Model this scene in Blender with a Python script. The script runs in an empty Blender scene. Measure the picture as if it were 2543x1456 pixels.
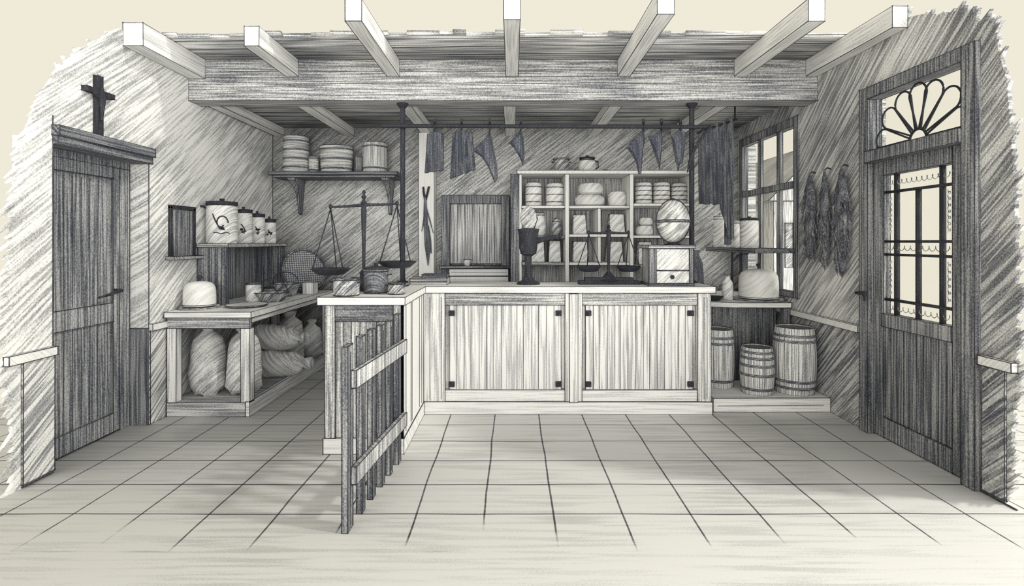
import bpy, bmesh, math, random
from mathutils import Vector, Matrix, noise
random.seed(7)
PI = math.pi
S = bpy.context.scene
FILL_GLOW = 3.1  # strength of the glow added to the unseen sky behind the viewer
COL = S.collection
F, H = 1300.0, 1.37                      # focal length in pixels, eye height
def W(px, Y): return (px - 1271.5) * Y / F
def Z(py, Y): return H + (600.0 - py) * Y / F

# ------------------------------------------------------------------ materials
PAPER = (0.885, 0.885, 0.87); GRAPH = (0.045, 0.052, 0.075)
def nd(nt, t, **kw):
    n = nt.nodes.new(t)
    for k, v in kw.items(): setattr(n, k, v)
    return n
def dotn(nt, src, vec):
    d = nd(nt, 'ShaderNodeVectorMath', operation='DOT_PRODUCT')
    nt.links.new(src, d.inputs[0]); d.inputs[1].default_value = vec
    return d.outputs['Value']
def mth(nt, op, a, b, clamp=False):
    m = nd(nt, 'ShaderNodeMath', operation=op, use_clamp=clamp)
    for i, v in enumerate((a, b)):
        if isinstance(v, (int, float)): m.inputs[i].default_value = v
        elif v is not None: nt.links.new(v, m.inputs[i])
    return m.outputs[0]
def combine(nt, a, b, c=0.0):
    n = nd(nt, 'ShaderNodeCombineXYZ')
    for i, v in enumerate((a, b, c)):
        if isinstance(v, (int, float)): n.inputs[i].default_value = v
        else: nt.links.new(v, n.inputs[i])
    return n.outputs[0]
def noisef(nt, vec, scale, detail=2.0, dims='3D', dist=0.0):
    n = nd(nt, 'ShaderNodeTexNoise', noise_dimensions=dims)
    nt.links.new(vec, n.inputs['Vector']); n.inputs['Scale'].default_value = scale
    n.inputs['Detail'].default_value = detail; n.inputs['Distortion'].default_value = dist
    return n.outputs[0]
def pencil(name, tone, amp=0.5, across=(1, 1, 0), along=(0, 0, 1), fa=68.0, fb=3.0,
           grain=0.35, blob=0.25, paper=PAPER, graph=GRAPH, sharp=0.14, rough=0.9, blobscale=1.6, extra=None, polar=0.0):
    """paper laid over with graphite strokes that run along one direction of the surface"""
    m = bpy.data.materials.new(name); m.use_nodes = True
    nt = m.node_tree; bs = nt.nodes['Principled BSDF']
    tc = nd(nt, 'ShaderNodeTexCoord'); p = tc.outputs['Object']
    a = mth(nt, 'MULTIPLY', dotn(nt, p, across), fa)
    b = mth(nt, 'MULTIPLY', dotn(nt, p, along), fb)
    if polar:                                        # strokes that run up a round body
        sp0 = nd(nt, 'ShaderNodeSeparateXYZ'); nt.links.new(p, sp0.inputs[0])
        a = mth(nt, 'MULTIPLY', mth(nt, 'ABSOLUTE', mth(nt, 'ARCTAN2', sp0.outputs[1], sp0.outputs[0]), None), polar * fa)
    st = noisef(nt, combine(nt, a, b), 1.0, 3.0, '2D', 0.12)
    mr = nd(nt, 'ShaderNodeMapRange', interpolation_type='SMOOTHSTEP')
    nt.links.new(st, mr.inputs[0]); mr.inputs[1].default_value = 0.5 - sharp; mr.inputs[2].default_value = 0.5 + sharp
    s = mth(nt, 'MULTIPLY', mth(nt, 'SUBTRACT', mr.outputs[0], 0.5), amp)
    g = mth(nt, 'MULTIPLY', mth(nt, 'SUBTRACT', noisef(nt, p, 130.0, 3.0), 0.5), grain * 3)
    bl = mth(nt, 'MULTIPLY', mth(nt, 'SUBTRACT', noisef(nt, p, blobscale, 2.0), 0.5), blob * 2)
    t = mth(nt, 'ADD', mth(nt, 'ADD', s, g), mth(nt, 'ADD', bl, tone))
    if extra: t = extra(nt, p, t)
    t = mth(nt, 'MAXIMUM', mth(nt, 'MINIMUM', t, 1.0), 0.0)
    t = mth(nt, 'SUBTRACT', 1.0, mth(nt, 'POWER', mth(nt, 'SUBTRACT', 1.0, t), 1.7))
    mx = nd(nt, 'ShaderNodeMix', data_type='RGBA')
    nt.links.new(t, mx.inputs['Factor']); mx.inputs['A'].default_value = (*paper, 1); mx.inputs['B'].default_value = (*graph, 1)
    nt.links.new(mx.outputs['Result'], bs.inputs['Base Color'])
    bs.inputs['Roughness'].default_value = rough; bs.inputs['Specular IOR Level'].default_value = 0.15
    return m
V = dict(across=(1, 1, 0), along=(0, 0, 1)); HX = dict(across=(0, 1, 1), along=(1, 0, 0)); HY = dict(across=(1, 0, 1), along=(0, 1, 0))
DR = dict(across=(.7, 0, -.7), along=(.7, 0, .7))
M = {}
M['ink'] = pencil('graphite_line', 0.95, 0.2, grain=0.35, blob=0.0, graph=(.045, .047, .058))
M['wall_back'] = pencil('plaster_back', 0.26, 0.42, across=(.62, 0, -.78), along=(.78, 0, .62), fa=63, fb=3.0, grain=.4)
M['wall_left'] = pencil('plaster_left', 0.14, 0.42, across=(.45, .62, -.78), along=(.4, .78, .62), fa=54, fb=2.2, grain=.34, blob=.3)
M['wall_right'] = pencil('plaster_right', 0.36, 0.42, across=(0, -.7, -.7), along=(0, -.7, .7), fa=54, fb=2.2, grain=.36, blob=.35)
M['paper'] = pencil('bare_paper', 0.0, 0.0, grain=0.05, blob=0.0)
def tiles(nt, p, t):
    sp = nd(nt, 'ShaderNodeSeparateXYZ'); nt.links.new(p, sp.inputs[0])
    wob = mth(nt, 'MULTIPLY', mth(nt, 'SUBTRACT', noisef(nt, p, 1.3, 2.0), 0.5), 0.03)
    out = t
    for ax, off, per in ((0, 0.3095, 0.345), (1, 0.09, 0.32)):
        c = mth(nt, 'ADD', mth(nt, 'ADD', sp.outputs[ax], wob), off + 20 * per)
        fr = mth(nt, 'ABSOLUTE', mth(nt, 'SUBTRACT', mth(nt, 'FRACT', mth(nt, 'DIVIDE', c, per), None), 0.5), None)
        d = mth(nt, 'MULTIPLY', fr, per)                    # distance from joint line
        mr = nd(nt, 'ShaderNodeMapRange', interpolation_type='SMOOTHSTEP')
        nt.links.new(d, mr.inputs[0]); mr.inputs[1].default_value = 0.0025; mr.inputs[2].default_value = 0.0065
        mr.inputs[3].default_value = 0.75; mr.inputs[4].default_value = 0.0
        # joints are worn away in places, wholly so towards the street
        fade = nd(nt, 'ShaderNodeMapRange', interpolation_type='SMOOTHSTEP')
        yy = mth(nt, 'ADD', sp.outputs[1], mth(nt, 'MULTIPLY', noisef(nt, p, 2.2, 1.0), 0.7))
        nt.links.new(yy, fade.inputs[0]); fade.inputs[1].default_value = 2.68; fade.inputs[2].default_value = 2.85
        out = mth(nt, 'ADD', out, mth(nt, 'MULTIPLY', mr.outputs[0], fade.outputs[0]))
    return out
M['floor'] = pencil('stone_floor', 0.0, 0.16, across=(0, 1, 0), along=(1, 0, 0), fa=30, fb=1.6, grain=.12, blob=.22, blobscale=1.1, extra=tiles)
M['ceiling'] = pencil('ceiling_boards', 0.34, 0.5, fa=54, fb=1.4, **HX, grain=.3, blob=.3)
M['beam'] = pencil('beam_wood', 0.40, 0.4, fa=90, fb=2.0, **HX, grain=.34)
M['joist'] = pencil('joist_wood', 0.02, 0.35, fa=90, fb=2.0, **HY, grain=.2, blob=.1)
M['pale_v'] = pencil('pale_boards', 0.08, 0.42, fa=51, fb=1.6, **V, grain=.22, blob=.14)
M['pale_h'] = pencil('pale_worktop', 0.02, 0.25, fa=75, fb=2.0, **HX, grain=.14, blob=.08)
M['white'] = pencil('whitewashed', 0.0, 0.1, fa=60, fb=2.0, **V, grain=.16, blob=.05)
M['pale_y'] = pencil('pale_rail', 0.1, 0.3, across=(0, 0, 1), along=(0, 1, 0), fa=75, fb=2.0, grain=.16, blob=.08)
M['urn'] = pencil('mottled_urn', 0.24, 0.45, **DR, fa=60, fb=5, grain=.3, blob=.5, blobscale=9)
M['mid_v'] = pencil('mid_wood', 0.38, 0.42, fa=82, fb=2.0, **V, grain=.3)
M['mid_h'] = pencil('mid_wood_lying', 0.4, 0.4, fa=82, fb=2.0, **HX, grain=.3)
M['dark_v'] = pencil('dark_wood', 0.64, 0.34, fa=75, fb=1.6, **V, grain=.3)
M['dark_h'] = pencil('dark_wood_lying', 0.7, 0.3, fa=75, fb=1.6, **HX, grain=.3)
M['dark_y'] = pencil('dark_wood_along', 0.68, 0.3, fa=75, fb=1.6, **HY, grain=.3)
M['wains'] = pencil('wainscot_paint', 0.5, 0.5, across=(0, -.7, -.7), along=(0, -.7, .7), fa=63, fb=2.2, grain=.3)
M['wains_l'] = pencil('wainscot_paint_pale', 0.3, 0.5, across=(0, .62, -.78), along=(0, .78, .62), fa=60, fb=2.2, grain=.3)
M['iron'] = pencil('black_iron', 1.0, 0.2, graph=(.032, .034, .044), fa=120, fb=6, **V, grain=.25, blob=.1, rough=.6)
M['cloth'] = pencil('dark_cloth', 0.78, 0.22, fa=105, fb=3.0, **V, grain=.3)
M['stone'] = pencil('stoneware', 0.12, 0.35, fa=75, fb=5, **DR, grain=.22, blob=.25, blobscale=5)
M['mid'] = pencil('grey_stoneware', 0.5, 0.5, fa=90, fb=6, **DR, grain=.3, blob=.25, blobscale=6)
M['sack'] = pencil('sackcloth', 0.24, 0.3, fa=68, fb=4, **DR, grain=.34, blob=.35, blobscale=5)
M['barrel'] = pencil('barrel_staves', 0.22, 0.5, fa=105, fb=2, polar=.16, **V, grain=.3, blob=.2)
M['tub'] = pencil('tub_wood', 0.25, 0.4, fa=90, fb=3, across=(0, 0, 1), along=(1, 0, 0), grain=.3, blob=.2)
M['bread'] = pencil('pale_cheese', 0.08, 0.3, fa=90, fb=5, **DR, grain=.2, blob=.25, blobscale=8)
M['herb'] = pencil('dried_leaves', 0.74, 0.25, fa=90, fb=8, **V, grain=.4, blob=.35, blobscale=9)
def weave(nt, p, t):
    a = mth(nt, 'SINE', mth(nt, 'MULTIPLY', dotn(nt, p, (.7, .7, 0)), 190.0), None)
    b = mth(nt, 'SINE', mth(nt, 'MULTIPLY', dotn(nt, p, (.7, -.7, 0)), 190.0), None)
    return mth(nt, 'SUBTRACT', t, mth(nt, 'MULTIPLY', mth(nt, 'MULTIPLY', a, b), 0.35))
M['wicker'] = pencil('woven_wicker', 0.62, 0.1, grain=.3, blob=.2, extra=weave)
g = bpy.data.materials.new('window_glass'); g.use_nodes = True; M['glass'] = g
b = g.node_tree.nodes['Principled BSDF']; b.inputs['Transmission Weight'].default_value = 1.0
b.inputs['Roughness'].default_value = 0.0; b.inputs['IOR'].default_value = 1.15; b.inputs['Base Color'].default_value = (.97, .97, .95, 1)
M['domeglass'] = pencil('cloudy_glass', 0.0, 0.2, fa=60, fb=4, **DR, grain=.1, blob=.12, rough=.25)
M['domeglass'].node_tree.nodes['Principled BSDF'].inputs['Transmission Weight'].default_value = 0.1
M['house'] = pencil('street_front', 0.34, 0.35, **V, grain=.2, blob=.2)

# ------------------------------------------------------------------ mesh helpers
class MB:
    def __init__(s): s.bm = bmesh.new()
    def hexa(s, pts):
        v = [s.bm.verts.new(p) for p in pts]
        for f in ((0, 3, 2, 1), (4, 5, 6, 7), (0, 1, 5, 4), (1, 2, 6, 5), (2, 3, 7, 6), (3, 0, 4, 7)):
            s.bm.faces.new([v[i] for i in f])
        return s
    def box(s, x0, x1, y0, y1, z0, z1):
        x0, x1 = sorted((x0, x1)); y0, y1 = sorted((y0, y1)); z0, z1 = sorted((z0, z1))
        return s.hexa([(x0, y0, z0), (x1, y0, z0), (x1, y1, z0), (x0, y1, z0), (x0, y0, z1), (x1, y0, z1), (x1, y1, z1), (x0, y1, z1)])
    def prism(s, pts, vec):
        """flat outline pushed along vec; pts are 3-D points"""
        a = [s.bm.verts.new(p) for p in pts]; vec = Vector(vec)
        c = [s.bm.verts.new(Vector(p) + vec) for p in pts]
        n = len(pts); f1 = s.bm.faces.new(a); f2 = s.bm.faces.new(c[::-1]); fs = [f1, f2]
        for i in range(n): fs.append(s.bm.faces.new([a[i], c[i], c[(i + 1) % n], a[(i + 1) % n]]))
        bmesh.ops.recalc_face_normals(s.bm, faces=fs)
        return s
    def lathe(s, prof, n=28, c=(0, 0, 0), sx=1.0, sy=1.0, axis='z', closed=False):
        rings = []
        for r, z in prof:
            if r < 1e-6:
                rings.append([s._ax(0, 0, z, c, axis)])
            else:
                rings.append([s._ax(r * sx * math.cos(2 * PI * i / n), r * sy * math.sin(2 * PI * i / n), z, c, axis) for i in range(n)])
        R = [[s.bm.verts.new(p) for p in ring] for ring in rings]; fs = []
        pairs = list(zip(R[:-1], R[1:])) + ([(R[-1], R[0])] if closed else [])
        for a, b in pairs:
            for i in range(n):
                j = (i + 1) % n
                if len(a) == 1 and len(b) == 1: continue
                if len(a) == 1: fs.append(s.bm.faces.new([a[0], b[j], b[i]]))
                elif len(b) == 1: fs.append(s.bm.faces.new([a[i], a[j], b[0]]))
                else: fs.append(s.bm.faces.new([a[i], a[j], b[j], b[i]]))
        if not closed:
            if len(R[0]) > 1: fs.append(s.bm.faces.new(R[0][::-1]))
            if len(R[-1]) > 1: fs.append(s.bm.faces.new(R[-1]))
        bmesh.ops.recalc_face_normals(s.bm, faces=fs)
        return s
    def _ax(s, x, y, z, c, axis):
        if axis == 'z': p = (x, y, z)
        elif axis == 'x': p = (z, x, y)
        else: p = (x, z, y)
        return (p[0] + c[0], p[1] + c[1], p[2] + c[2])
    def tube(s, pts, r, n=8, mi=0):
        pts = [Vector(p) for p in pts]; rad = r if isinstance(r, (list, tuple)) else [r] * len(pts)
        rings = []; up = Vector((0.13, 0.21, 1)).normalized()
        for i, p in enumerate(pts):
            t = (pts[min(i + 1, len(pts) - 1)] - pts[max(i - 1, 0)])
            if t.length < 1e-7: t = Vector((0, 0, 1))
            t.normalize(); u = t.cross(up)
            if u.length < 1e-3: u = t.cross(Vector((1, 0, 0)))
            u.normalize(); w = t.cross(u)
            rings.append([s.bm.verts.new(p + (u * math.cos(2 * PI * k / n) + w * math.sin(2 * PI * k / n)) * rad[i]) for k in range(n)])
        fs = []
        for a, b in zip(rings[:-1], rings[1:]):
            for k in range(n): fs.append(s.bm.faces.new([a[k], a[(k + 1) % n], b[(k + 1) % n], b[k]]))
        fs.append(s.bm.faces.new(rings[0][::-1])); fs.append(s.bm.faces.new(rings[-1]))
        for f in fs: f.material_index = mi
        bmesh.ops.recalc_face_normals(s.bm, faces=fs)
        return s
    def line(s, a, b, r=0.004): return s.tube([a, b], r, 3, 1)
    def bulge(s, pts, t, y=0.0):
        """outline in x,z with a belly to front and back"""
        cx = sum(p[0] for p in pts) / len(pts); cz = sum(p[1] for p in pts) / len(pts)
        o = [s.bm.verts.new((p[0], y, p[1])) for p in pts]
        def ring(k, yy): return [s.bm.verts.new((cx + (p[0] - cx) * k, y + yy, cz + (p[1] - cz) * k)) for p in pts]
        fs = []
        for sg in (-1, 1):
            r1 = ring(.75, sg * t * .75); c = s.bm.verts.new((cx, y + sg * t, cz)); n = len(pts)
            for i in range(n):
                j = (i + 1) % n
                fs.append(s.bm.faces.new([o[i], o[j], r1[j], r1[i]])); fs.append(s.bm.faces.new([r1[i], r1[j], c]))
        bmesh.ops.recalc_face_normals(s.bm, faces=fs)
        return s
    def sheet(s, z0, z1, L, R, fold=.012, nf=4, t=.006, nx=24, nz=12, y=0.0):
        """hanging folded cloth; L,R give left and right x at height fraction v (0 bottom)"""
        G = []
        for sg in (-1, 1):
            g_ = []
            for j in range(nz + 1):
                v = j / nz; row = []
                for i in range(nx + 1):
                    u = i / nx; x = L(v) + (R(v) - L(v)) * u
                    zz = z0(u) + (z1(u) - z0(u)) * v
                    yy = y + fold * math.sin(u * nf * 2 * PI + v * 1.2) * (1.1 - .6 * v) + sg * t
                    row.append(s.bm.verts.new((x, yy, zz)))
                g_.append(row)
            G.append(g_)
        fs = []
        for g_ in G:
            for j in range(nz):
                for i in range(nx): fs.append(s.bm.faces.new([g_[j][i], g_[j][i + 1], g_[j + 1][i + 1], g_[j + 1][i]]))
        a, b2 = G
        def strip(p, q):
            for k in range(len(p) - 1): fs.append(s.bm.faces.new([p[k], p[k + 1], q[k + 1], q[k]]))
        strip(a[0], b2[0]); strip(a[-1], b2[-1]); strip([r[0] for r in a], [r[0] for r in b2]); strip([r[-1] for r in a], [r[-1] for r in b2])
        bmesh.ops.recalc_face_normals(s.bm, faces=fs)
        return s
    def lump(s, amp, scale, seed=0.0):
        for v in s.bm.verts:
            n_ = noise.noise_vector(v.co * scale + Vector((seed, seed * 2, 0)))
            v.co += n_ * amp
        return s
    def xf(s, m): bmesh.ops.transform(s.bm, matrix=m, verts=s.bm.verts); return s
    def ink(s, r, ang=38.0):
        if r <= 0: return
        s.bm.normal_update(); lim = math.radians(ang); segs = []
        for e in s.bm.edges:
            if len(e.link_faces) == 2 and all(f.material_index == 0 for f in e.link_faces):
                try: a = e.calc_face_angle()
                except ValueError: continue
                if a > lim: segs.append((e.verts[0].co.copy(), e.verts[1].co.copy()))
        for a, b in segs:
            d = b - a; L = d.length
            if L < r * .8: continue
            d.normalize(); k = min(L * .03, .006) if L > .12 else r * .3
            j = Vector((random.uniform(-1, 1), random.uniform(-1, 1), random.uniform(-1, 1))) * r * .25
            s.tube([a - d * k + j, b + d * k - j], r * random.uniform(.75, 1.15), 3, 1)

INK = 0.0032
def finish(mb, name, mat, ink=INK, smooth=True, shift=None):
    bm = mb.bm
    if mat == 'glass': smooth = False
    if shift is not None: bmesh.ops.translate(bm, verts=bm.verts, vec=-Vector(shift))
    bm.normal_update()
    for e in bm.edges:
        if len(e.link_faces) == 2:
            try: e.smooth = e.calc_face_angle() < math.radians(38)
            except ValueError: pass
    mb.ink(ink)
    me = bpy.data.meshes.new(name); bm.to_mesh(me); bm.free()
    me.materials.append(mat if not isinstance(mat, str) else M[mat]); me.materials.append(M['ink'])
    for p in me.polygons: p.use_smooth = smooth
    return me
def tag(o, label, cat, group=None):
    o['label'] = label; o['category'] = cat
    if group: o['group'] = group
    return o
WLOC = {}
def thing(name, label, cat, loc, group=None, rot=(0, 0, 0)):
    o = bpy.data.objects.new(name, None); COL.objects.link(o); o.empty_display_size = .05
    o.location = loc; o.rotation_euler = rot; WLOC[o.name] = Vector(loc)
    return tag(o, label, cat, group)
def part(name, mb, mat, parent, w=False, ink=INK, label=None):
    """w: the mesh was laid out in room coordinates"""
    base = WLOC[parent.name]
    me = finish(mb, name, mat, ink, shift=base if w else None)
    o = bpy.data.objects.new(name, me); COL.objects.link(o); o.parent = parent; WLOC[o.name] = base
    if label: o['label'] = label
    return o
def solo(name, mb, mat, label, cat, group=None, loc=None, rot=(0, 0, 0), ink=INK):
    """thing of one mesh; without loc it is laid out in room coordinates"""
    if loc is None:
        vs = [v.co for v in mb.bm.verts]
        loc = Vector(((min(v.x for v in vs) + max(v.x for v in vs)) / 2, (min(v.y for v in vs) + max(v.y for v in vs)) / 2, min(v.z for v in vs)))
        me = finish(mb, name, mat, ink, shift=loc)
    else: me = finish(mb, name, mat, ink)
    o = bpy.data.objects.new(name, me); COL.objects.link(o); o.location = loc; o.rotation_euler = rot
    WLOC[o.name] = Vector(loc)
    return tag(o, label, cat, group)
def struct(name, mb, mat, ink=0.0, parent=None, loc=(0, 0, 0)):
    me = finish(mb, name, mat, ink, shift=loc)
    o = bpy.data.objects.new(name, me); COL.objects.link(o)
    if parent: o.parent = parent
    else: o.location = loc; o['kind'] = 'structure'
    WLOC[o.name] = WLOC.get(parent.name, Vector(loc)) if parent else Vector(loc)
    return o
def copy_tree(o, parent=None):
    c = o.copy(); COL.objects.link(c); c.parent = parent
    WLOC[c.name] = WLOC.get(o.name, Vector())
    for ch in list(o.children): copy_tree(ch, c)
    return c

# ------------------------------------------------------------------ the room
XL, XN, XR, YB = -2.72, -2.90, 2.57, 5.95          # left wall, door recess, right wall, back wall
ZC, ZB = 2.90, 2.66                                 # front and back ceiling
D0, D1, DZ = 3.10, 3.92, 2.00                       # left doorway
R0, R1, RZ = 2.87, 3.82, 2.47                       # right doorway
W0, W1, WZ0, WZ1 = 4.68, 5.86, .86, 2.50            # right window

def floor_mesh():
    m = MB(); m.box(-4.2, 4.4, -1.5, YB + .1, -.06, 0); return m
struct('floor', floor_mesh(), 'floor')

def ragged(profile, step=.034, depth=.10, up=-1):
    """stroke-like slanting teeth along an open edge given as (y, z) points from top to floor"""
    out = []
    for (ya, za), (yb, zb) in zip(profile[:-1], profile[1:]):
        n = max(1, int(math.hypot(yb - ya, zb - za) / step))
        for k in range(n):
            t = k / n; y = ya + (yb - ya) * t; z = za + (zb - za) * t
            d = random.uniform(.12, 1) ** 1.5 * depth
            dy, dz = (-d, up * d * .9) if z < 2.35 or up > 0 else (-d * .5, d * .25)
            out.append((y, z)); out.append((y + dy, min(ZC, max(.0, z - step * .4 + dz))))
    out.append(profile[-1])
    return out
# left wall: near piece, lintel, recess back and far piece, one continuous wall
m = MB()
prof = [(3.80, ZC), (3.62, 2.84), (3.35, 2.62), (3.12, 2.38), (2.98, 2.1), (2.90, 1.9), (2.86, 1.5), (2.81, .9), (2.85, .4), (2.88, 0)]
rg = ragged(prof)
k_ = next(i for i, p in enumerate(rg) if p[1] <= DZ + .02 and i % 2 == 0)
near = [(XL, y, z) for y, z in rg[k_:]] + [(XL, D0, 0), (XL, D0, DZ)]
top = [(XL, y, z) for y, z in rg[:k_]] + [(XL, 3.8, DZ), (XL, 3.8, ZC)][:0]
joiny = rg[k_][0]
m.prism(near + [(XL, joiny, DZ)], (-.02, 0, 0)); m.box(XL - .10, XL - .02, D0 - .02, D0, 0, DZ)
m.prism(top + [(XL, joiny, DZ), (XL, 3.8, DZ)], (-.02, 0, 0)); m.box(XL - .24, XL, 3.8, YB, DZ, ZC); m.box(XL - .2, XL - .02, 3.2, 3.8, DZ, DZ + .08)
m.box(XL - .24, XL, D1, YB, 0, DZ)
m.box(XN - .06, XN, D0, D1, 0, DZ)
m.line((XL, YB - .004, .02), (XL, YB - .004, ZB), .004)
m.line((XL + .002, 2.9, .004), (XL + .002, D0, .004), .005); m.line((XL, D1, 0), (XL, D1, DZ), .004); m.line((XL, D0, 0), (XL, D0, DZ + .12), .004)
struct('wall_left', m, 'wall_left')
# right wall
m = MB()
prof = [(3.66, ZC), (3.3, 2.80), (2.95, 2.66), (2.80, 2.5), (2.72, 2.2), (2.68, 1.6), (2.67, .9), (2.70, .3), (2.74, 0)]
rg = ragged(prof, depth=.07, up=1)
k_ = next(i for i, p in enumerate(rg) if p[1] <= RZ and i % 2 == 0); lo = [(XR, y, z) for y, z in rg[k_:]]; up = [(XR, y, z) for y, z in rg[:k_]]
m.prism(lo + [(XR, R0, 0), (XR, R0, RZ), (XR, lo[0][1], RZ)], (.02, 0, 0))
m.prism(up + [(XR, lo[0][1], RZ), (XR, 3.9, RZ), (XR, 3.9, ZC)], (.02, 0, 0)); m.box(XR, XR + .16, 3.9, YB, RZ, ZC)
m.box(XR, XR + .16, R1, W0, 0, RZ); m.box(XR, XR + .16, W0, W1, 0, WZ0); m.box(XR, XR + .16, W1, YB, 0, RZ)
m.line((XR - .002, 2.66, .004), (XR - .002, R0, .004), .006); m.line((XR - .002, R1, .004), (XR - .002, 4.3, .004), .005)
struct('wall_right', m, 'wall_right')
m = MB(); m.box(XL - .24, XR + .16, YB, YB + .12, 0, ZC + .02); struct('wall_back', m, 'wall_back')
# ceiling: rough board ends in front, lower bay behind the main beam
m = MB(); pts = []; x = XL; y = 3.95
while x < XR:
    pts.append((x, y + random.uniform(-.04, .03), ZC)); x += random.uniform(.07, .25)
    pts.append((min(x, XR), pts[-1][1], ZC)); y = 3.93 - .06 * math.sin((x - XL) / (XR - XL) * PI)
m.prism(pts + [(XR, 4.5, ZC), (XL, 4.5, ZC)], (0, 0, .03))
m.box(XL, XR, 4.5, YB, ZB, ZB + .03)
for k in range(3): m.line((XL, 4.0 + k * .17, ZC), (XR, 3.86 + k * .17, ZC), .003)
for k in range(7): m.line((XL, 4.72 + k * .17, ZB), (XR, 4.72 + k * .17, ZB), .003)
struct('ceiling', m, 'ceiling')
# beams
m = MB(); m.box(XL, XR, 4.40, 4.58, 2.555, ZC)
for k in range(5): m.line((XL + random.random() * 2, 4.398, 2.6 + k * .05), (XR - random.random() * 2, 4.398, 2.6 + k * .05 + .004), .0022)
mainbeam = solo('ceiling_beam', m, 'beam', 'long heavy beam crossing the whole room above the counter', 'beam')
jlab = ['second joist from the left in front of the heavy beam', 'third joist from the left in front of the heavy beam, left of centre', 'middle joist in front of the heavy beam, pointing straight at the viewer', 'joist in front of the heavy beam, first right of centre', 'joist in front of the heavy beam, second right of centre']
for x, l in zip((-1.85, -1.0, 0.0, .94, 1.92), jlab):
    yn = {-1.85: 3.72, -1.0: 3.3, 0.0: 3.28, .94: 3.2, 1.92: 3.3}[x]
    m = MB(); m.box(x - .052, x + .052, yn, 4.40, 2.76, ZC)
    solo('ceiling_joist', m, 'joist', l, 'beam', 'joists in front of the heavy beam')
m = MB(); m.box(XL, XL + .14, 3.66, 4.40, 2.74, ZC); solo('ceiling_joist', m, 'joist', 'leftmost joist lying along the left wall in front of the heavy beam', 'beam', 'joists in front of the heavy beam')
m = MB(); m.box(XR - .10, XR, 3.4, 4.40, 2.76, ZC); solo('ceiling_joist', m, 'joist', 'rightmost joist lying along the right wall above the glazed door', 'beam', 'joists in front of the heavy beam')
jl2 = ['short joist behind the heavy beam along the left wall', 'short joist behind the heavy beam above the barrel shelf', 'short joist behind the heavy beam running to the white pillar', 'short joist behind the heavy beam in the middle of the room', 'short joist behind the heavy beam above the shelving unit', 'short joist behind the heavy beam above the right hanging rod end']
for x, l in zip((-2.64, -1.85, -.95, -.02, .92, 1.86), jl2):
    m = MB(); m.box(x - .055, x + .055, 4.58, YB, 2.57, ZB); solo('ceiling_joist', m, 'joist', l, 'beam', 'short joists behind the heavy beam')
# dado rails and wainscot
def rail(name, segs, mat):
    m = MB()
    for a in segs: m.box(*a)
    struct(name, m, mat, ink=.003)
rail('trim_1', [(XL, XL + .03, 2.80, D0, .70, .75)], 'pale_h')
rail('trim_2', [(XL, XL + .03, D1, YB, .70, .75)], 'pale_h')
rail('trim_3', [(XR - .035, XR, 2.66, R0 - .02, .70, .75)], 'pale_h')
rail('trim_4', [(XR - .035, XR, R1 + .02, YB, .70, .75)], 'pale_h')
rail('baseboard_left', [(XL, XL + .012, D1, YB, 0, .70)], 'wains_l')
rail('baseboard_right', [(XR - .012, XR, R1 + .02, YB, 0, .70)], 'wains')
rail('trim_5', [(XN, XL, D1 - .02, D1, 0, .72)], 'dark_v')
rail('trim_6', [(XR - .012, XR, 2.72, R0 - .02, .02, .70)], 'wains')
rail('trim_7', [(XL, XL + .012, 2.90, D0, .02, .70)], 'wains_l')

# ------------------------------------------------------------------ left door
m = MB(); m.box(XN, XN + .05, D0, D0 + .07, 0, DZ - .1); m.box(XN, XN + .05, D1 - .12, D1 - .02, 0, DZ - .1); m.box(XN, XN + .05, D0, D1 - .02, DZ - .1, DZ)
d1 = struct('door_1', m, 'dark_v', ink=.003, loc=(XN, (D0 + D1) / 2, 0))
m = MB()
yl0, yl1 = D0 + .07, D1 - .12
m.box(XN, XN + .035, yl0, yl1, .01, DZ - .1)
for a in ((yl0, yl0 + .06, .01, 1.9), (yl1 - .06, yl1, .01, 1.9)): m.box(XN + .035, XN + .05, *a)
for a in ((.01, .14), (.80, .93), (1.82, 1.9)): m.box(XN + .035, XN + .052, yl0 + .06, yl1 - .06, *a)
for k in range(6):
    y = yl0 + .10 + k * .07
    m.line((XN + .037, y, .15), (XN + .037, y, .80), .0025); m.line((XN + .037, y, .94), (XN + .037, y, 1.8), .0025)
part('door_leaf', m, 'dark_v', d1, w=True)
m = MB(); m.box(XL - .015, XL + .05, D0 - .01, D1 + .0, DZ, DZ + .06); m.box(XN, XL + .03, D0, D1, DZ - .05, DZ)
part('cornice', m, 'dark_y', d1, w=True)
m = MB(); m.tube([(XN + .05, yl1 - .05, 1.02), (XN + .10, yl1 - .05, 1.02), (XN + .105, yl1 - .17, 1.0), (XN + .10, yl1 - .25, .99)], [.010, .010, .008, .005])
part('door_handle', m, 'iron', d1, w=True)

# ------------------------------------------------------------------ right door with fanlight
x0, x1 = XR - .035, XR + .07
m = MB(); fw = .085
m.box(x0, x1, R0, R0 + fw, 0, RZ); m.box(x0, x1, R1 - fw, R1, 0, RZ); m.box(x0, x1, R0 + fw, R1 - fw, RZ - fw, RZ)
m.box(x0 - .02, x1, R0 + fw, R1 - fw, 1.93, 2.01)
d2 = struct('door_2', m, 'dark_v', ink=.0035, loc=(XR, (R0 + R1) / 2, 0))
ya, yb = R0 + fw, R1 - fw; xl = XR + .01
m = MB()
m.box(xl, xl + .05, ya, ya + .11, .01, 1.93); m.box(xl, xl + .05, yb - .10, yb, .01, 1.93)
m.box(xl, xl + .05, ya + .11, yb - .10, 1.83, 1.93); m.box(xl, xl + .05, ya + .11, yb - .10, .01, .15)
m.box(xl - .01, xl + .05, ya + .11, yb - .10, .78, .87); m.box(xl + .012, xl + .03, ya + .11, yb - .10, .15, .78)
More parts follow.
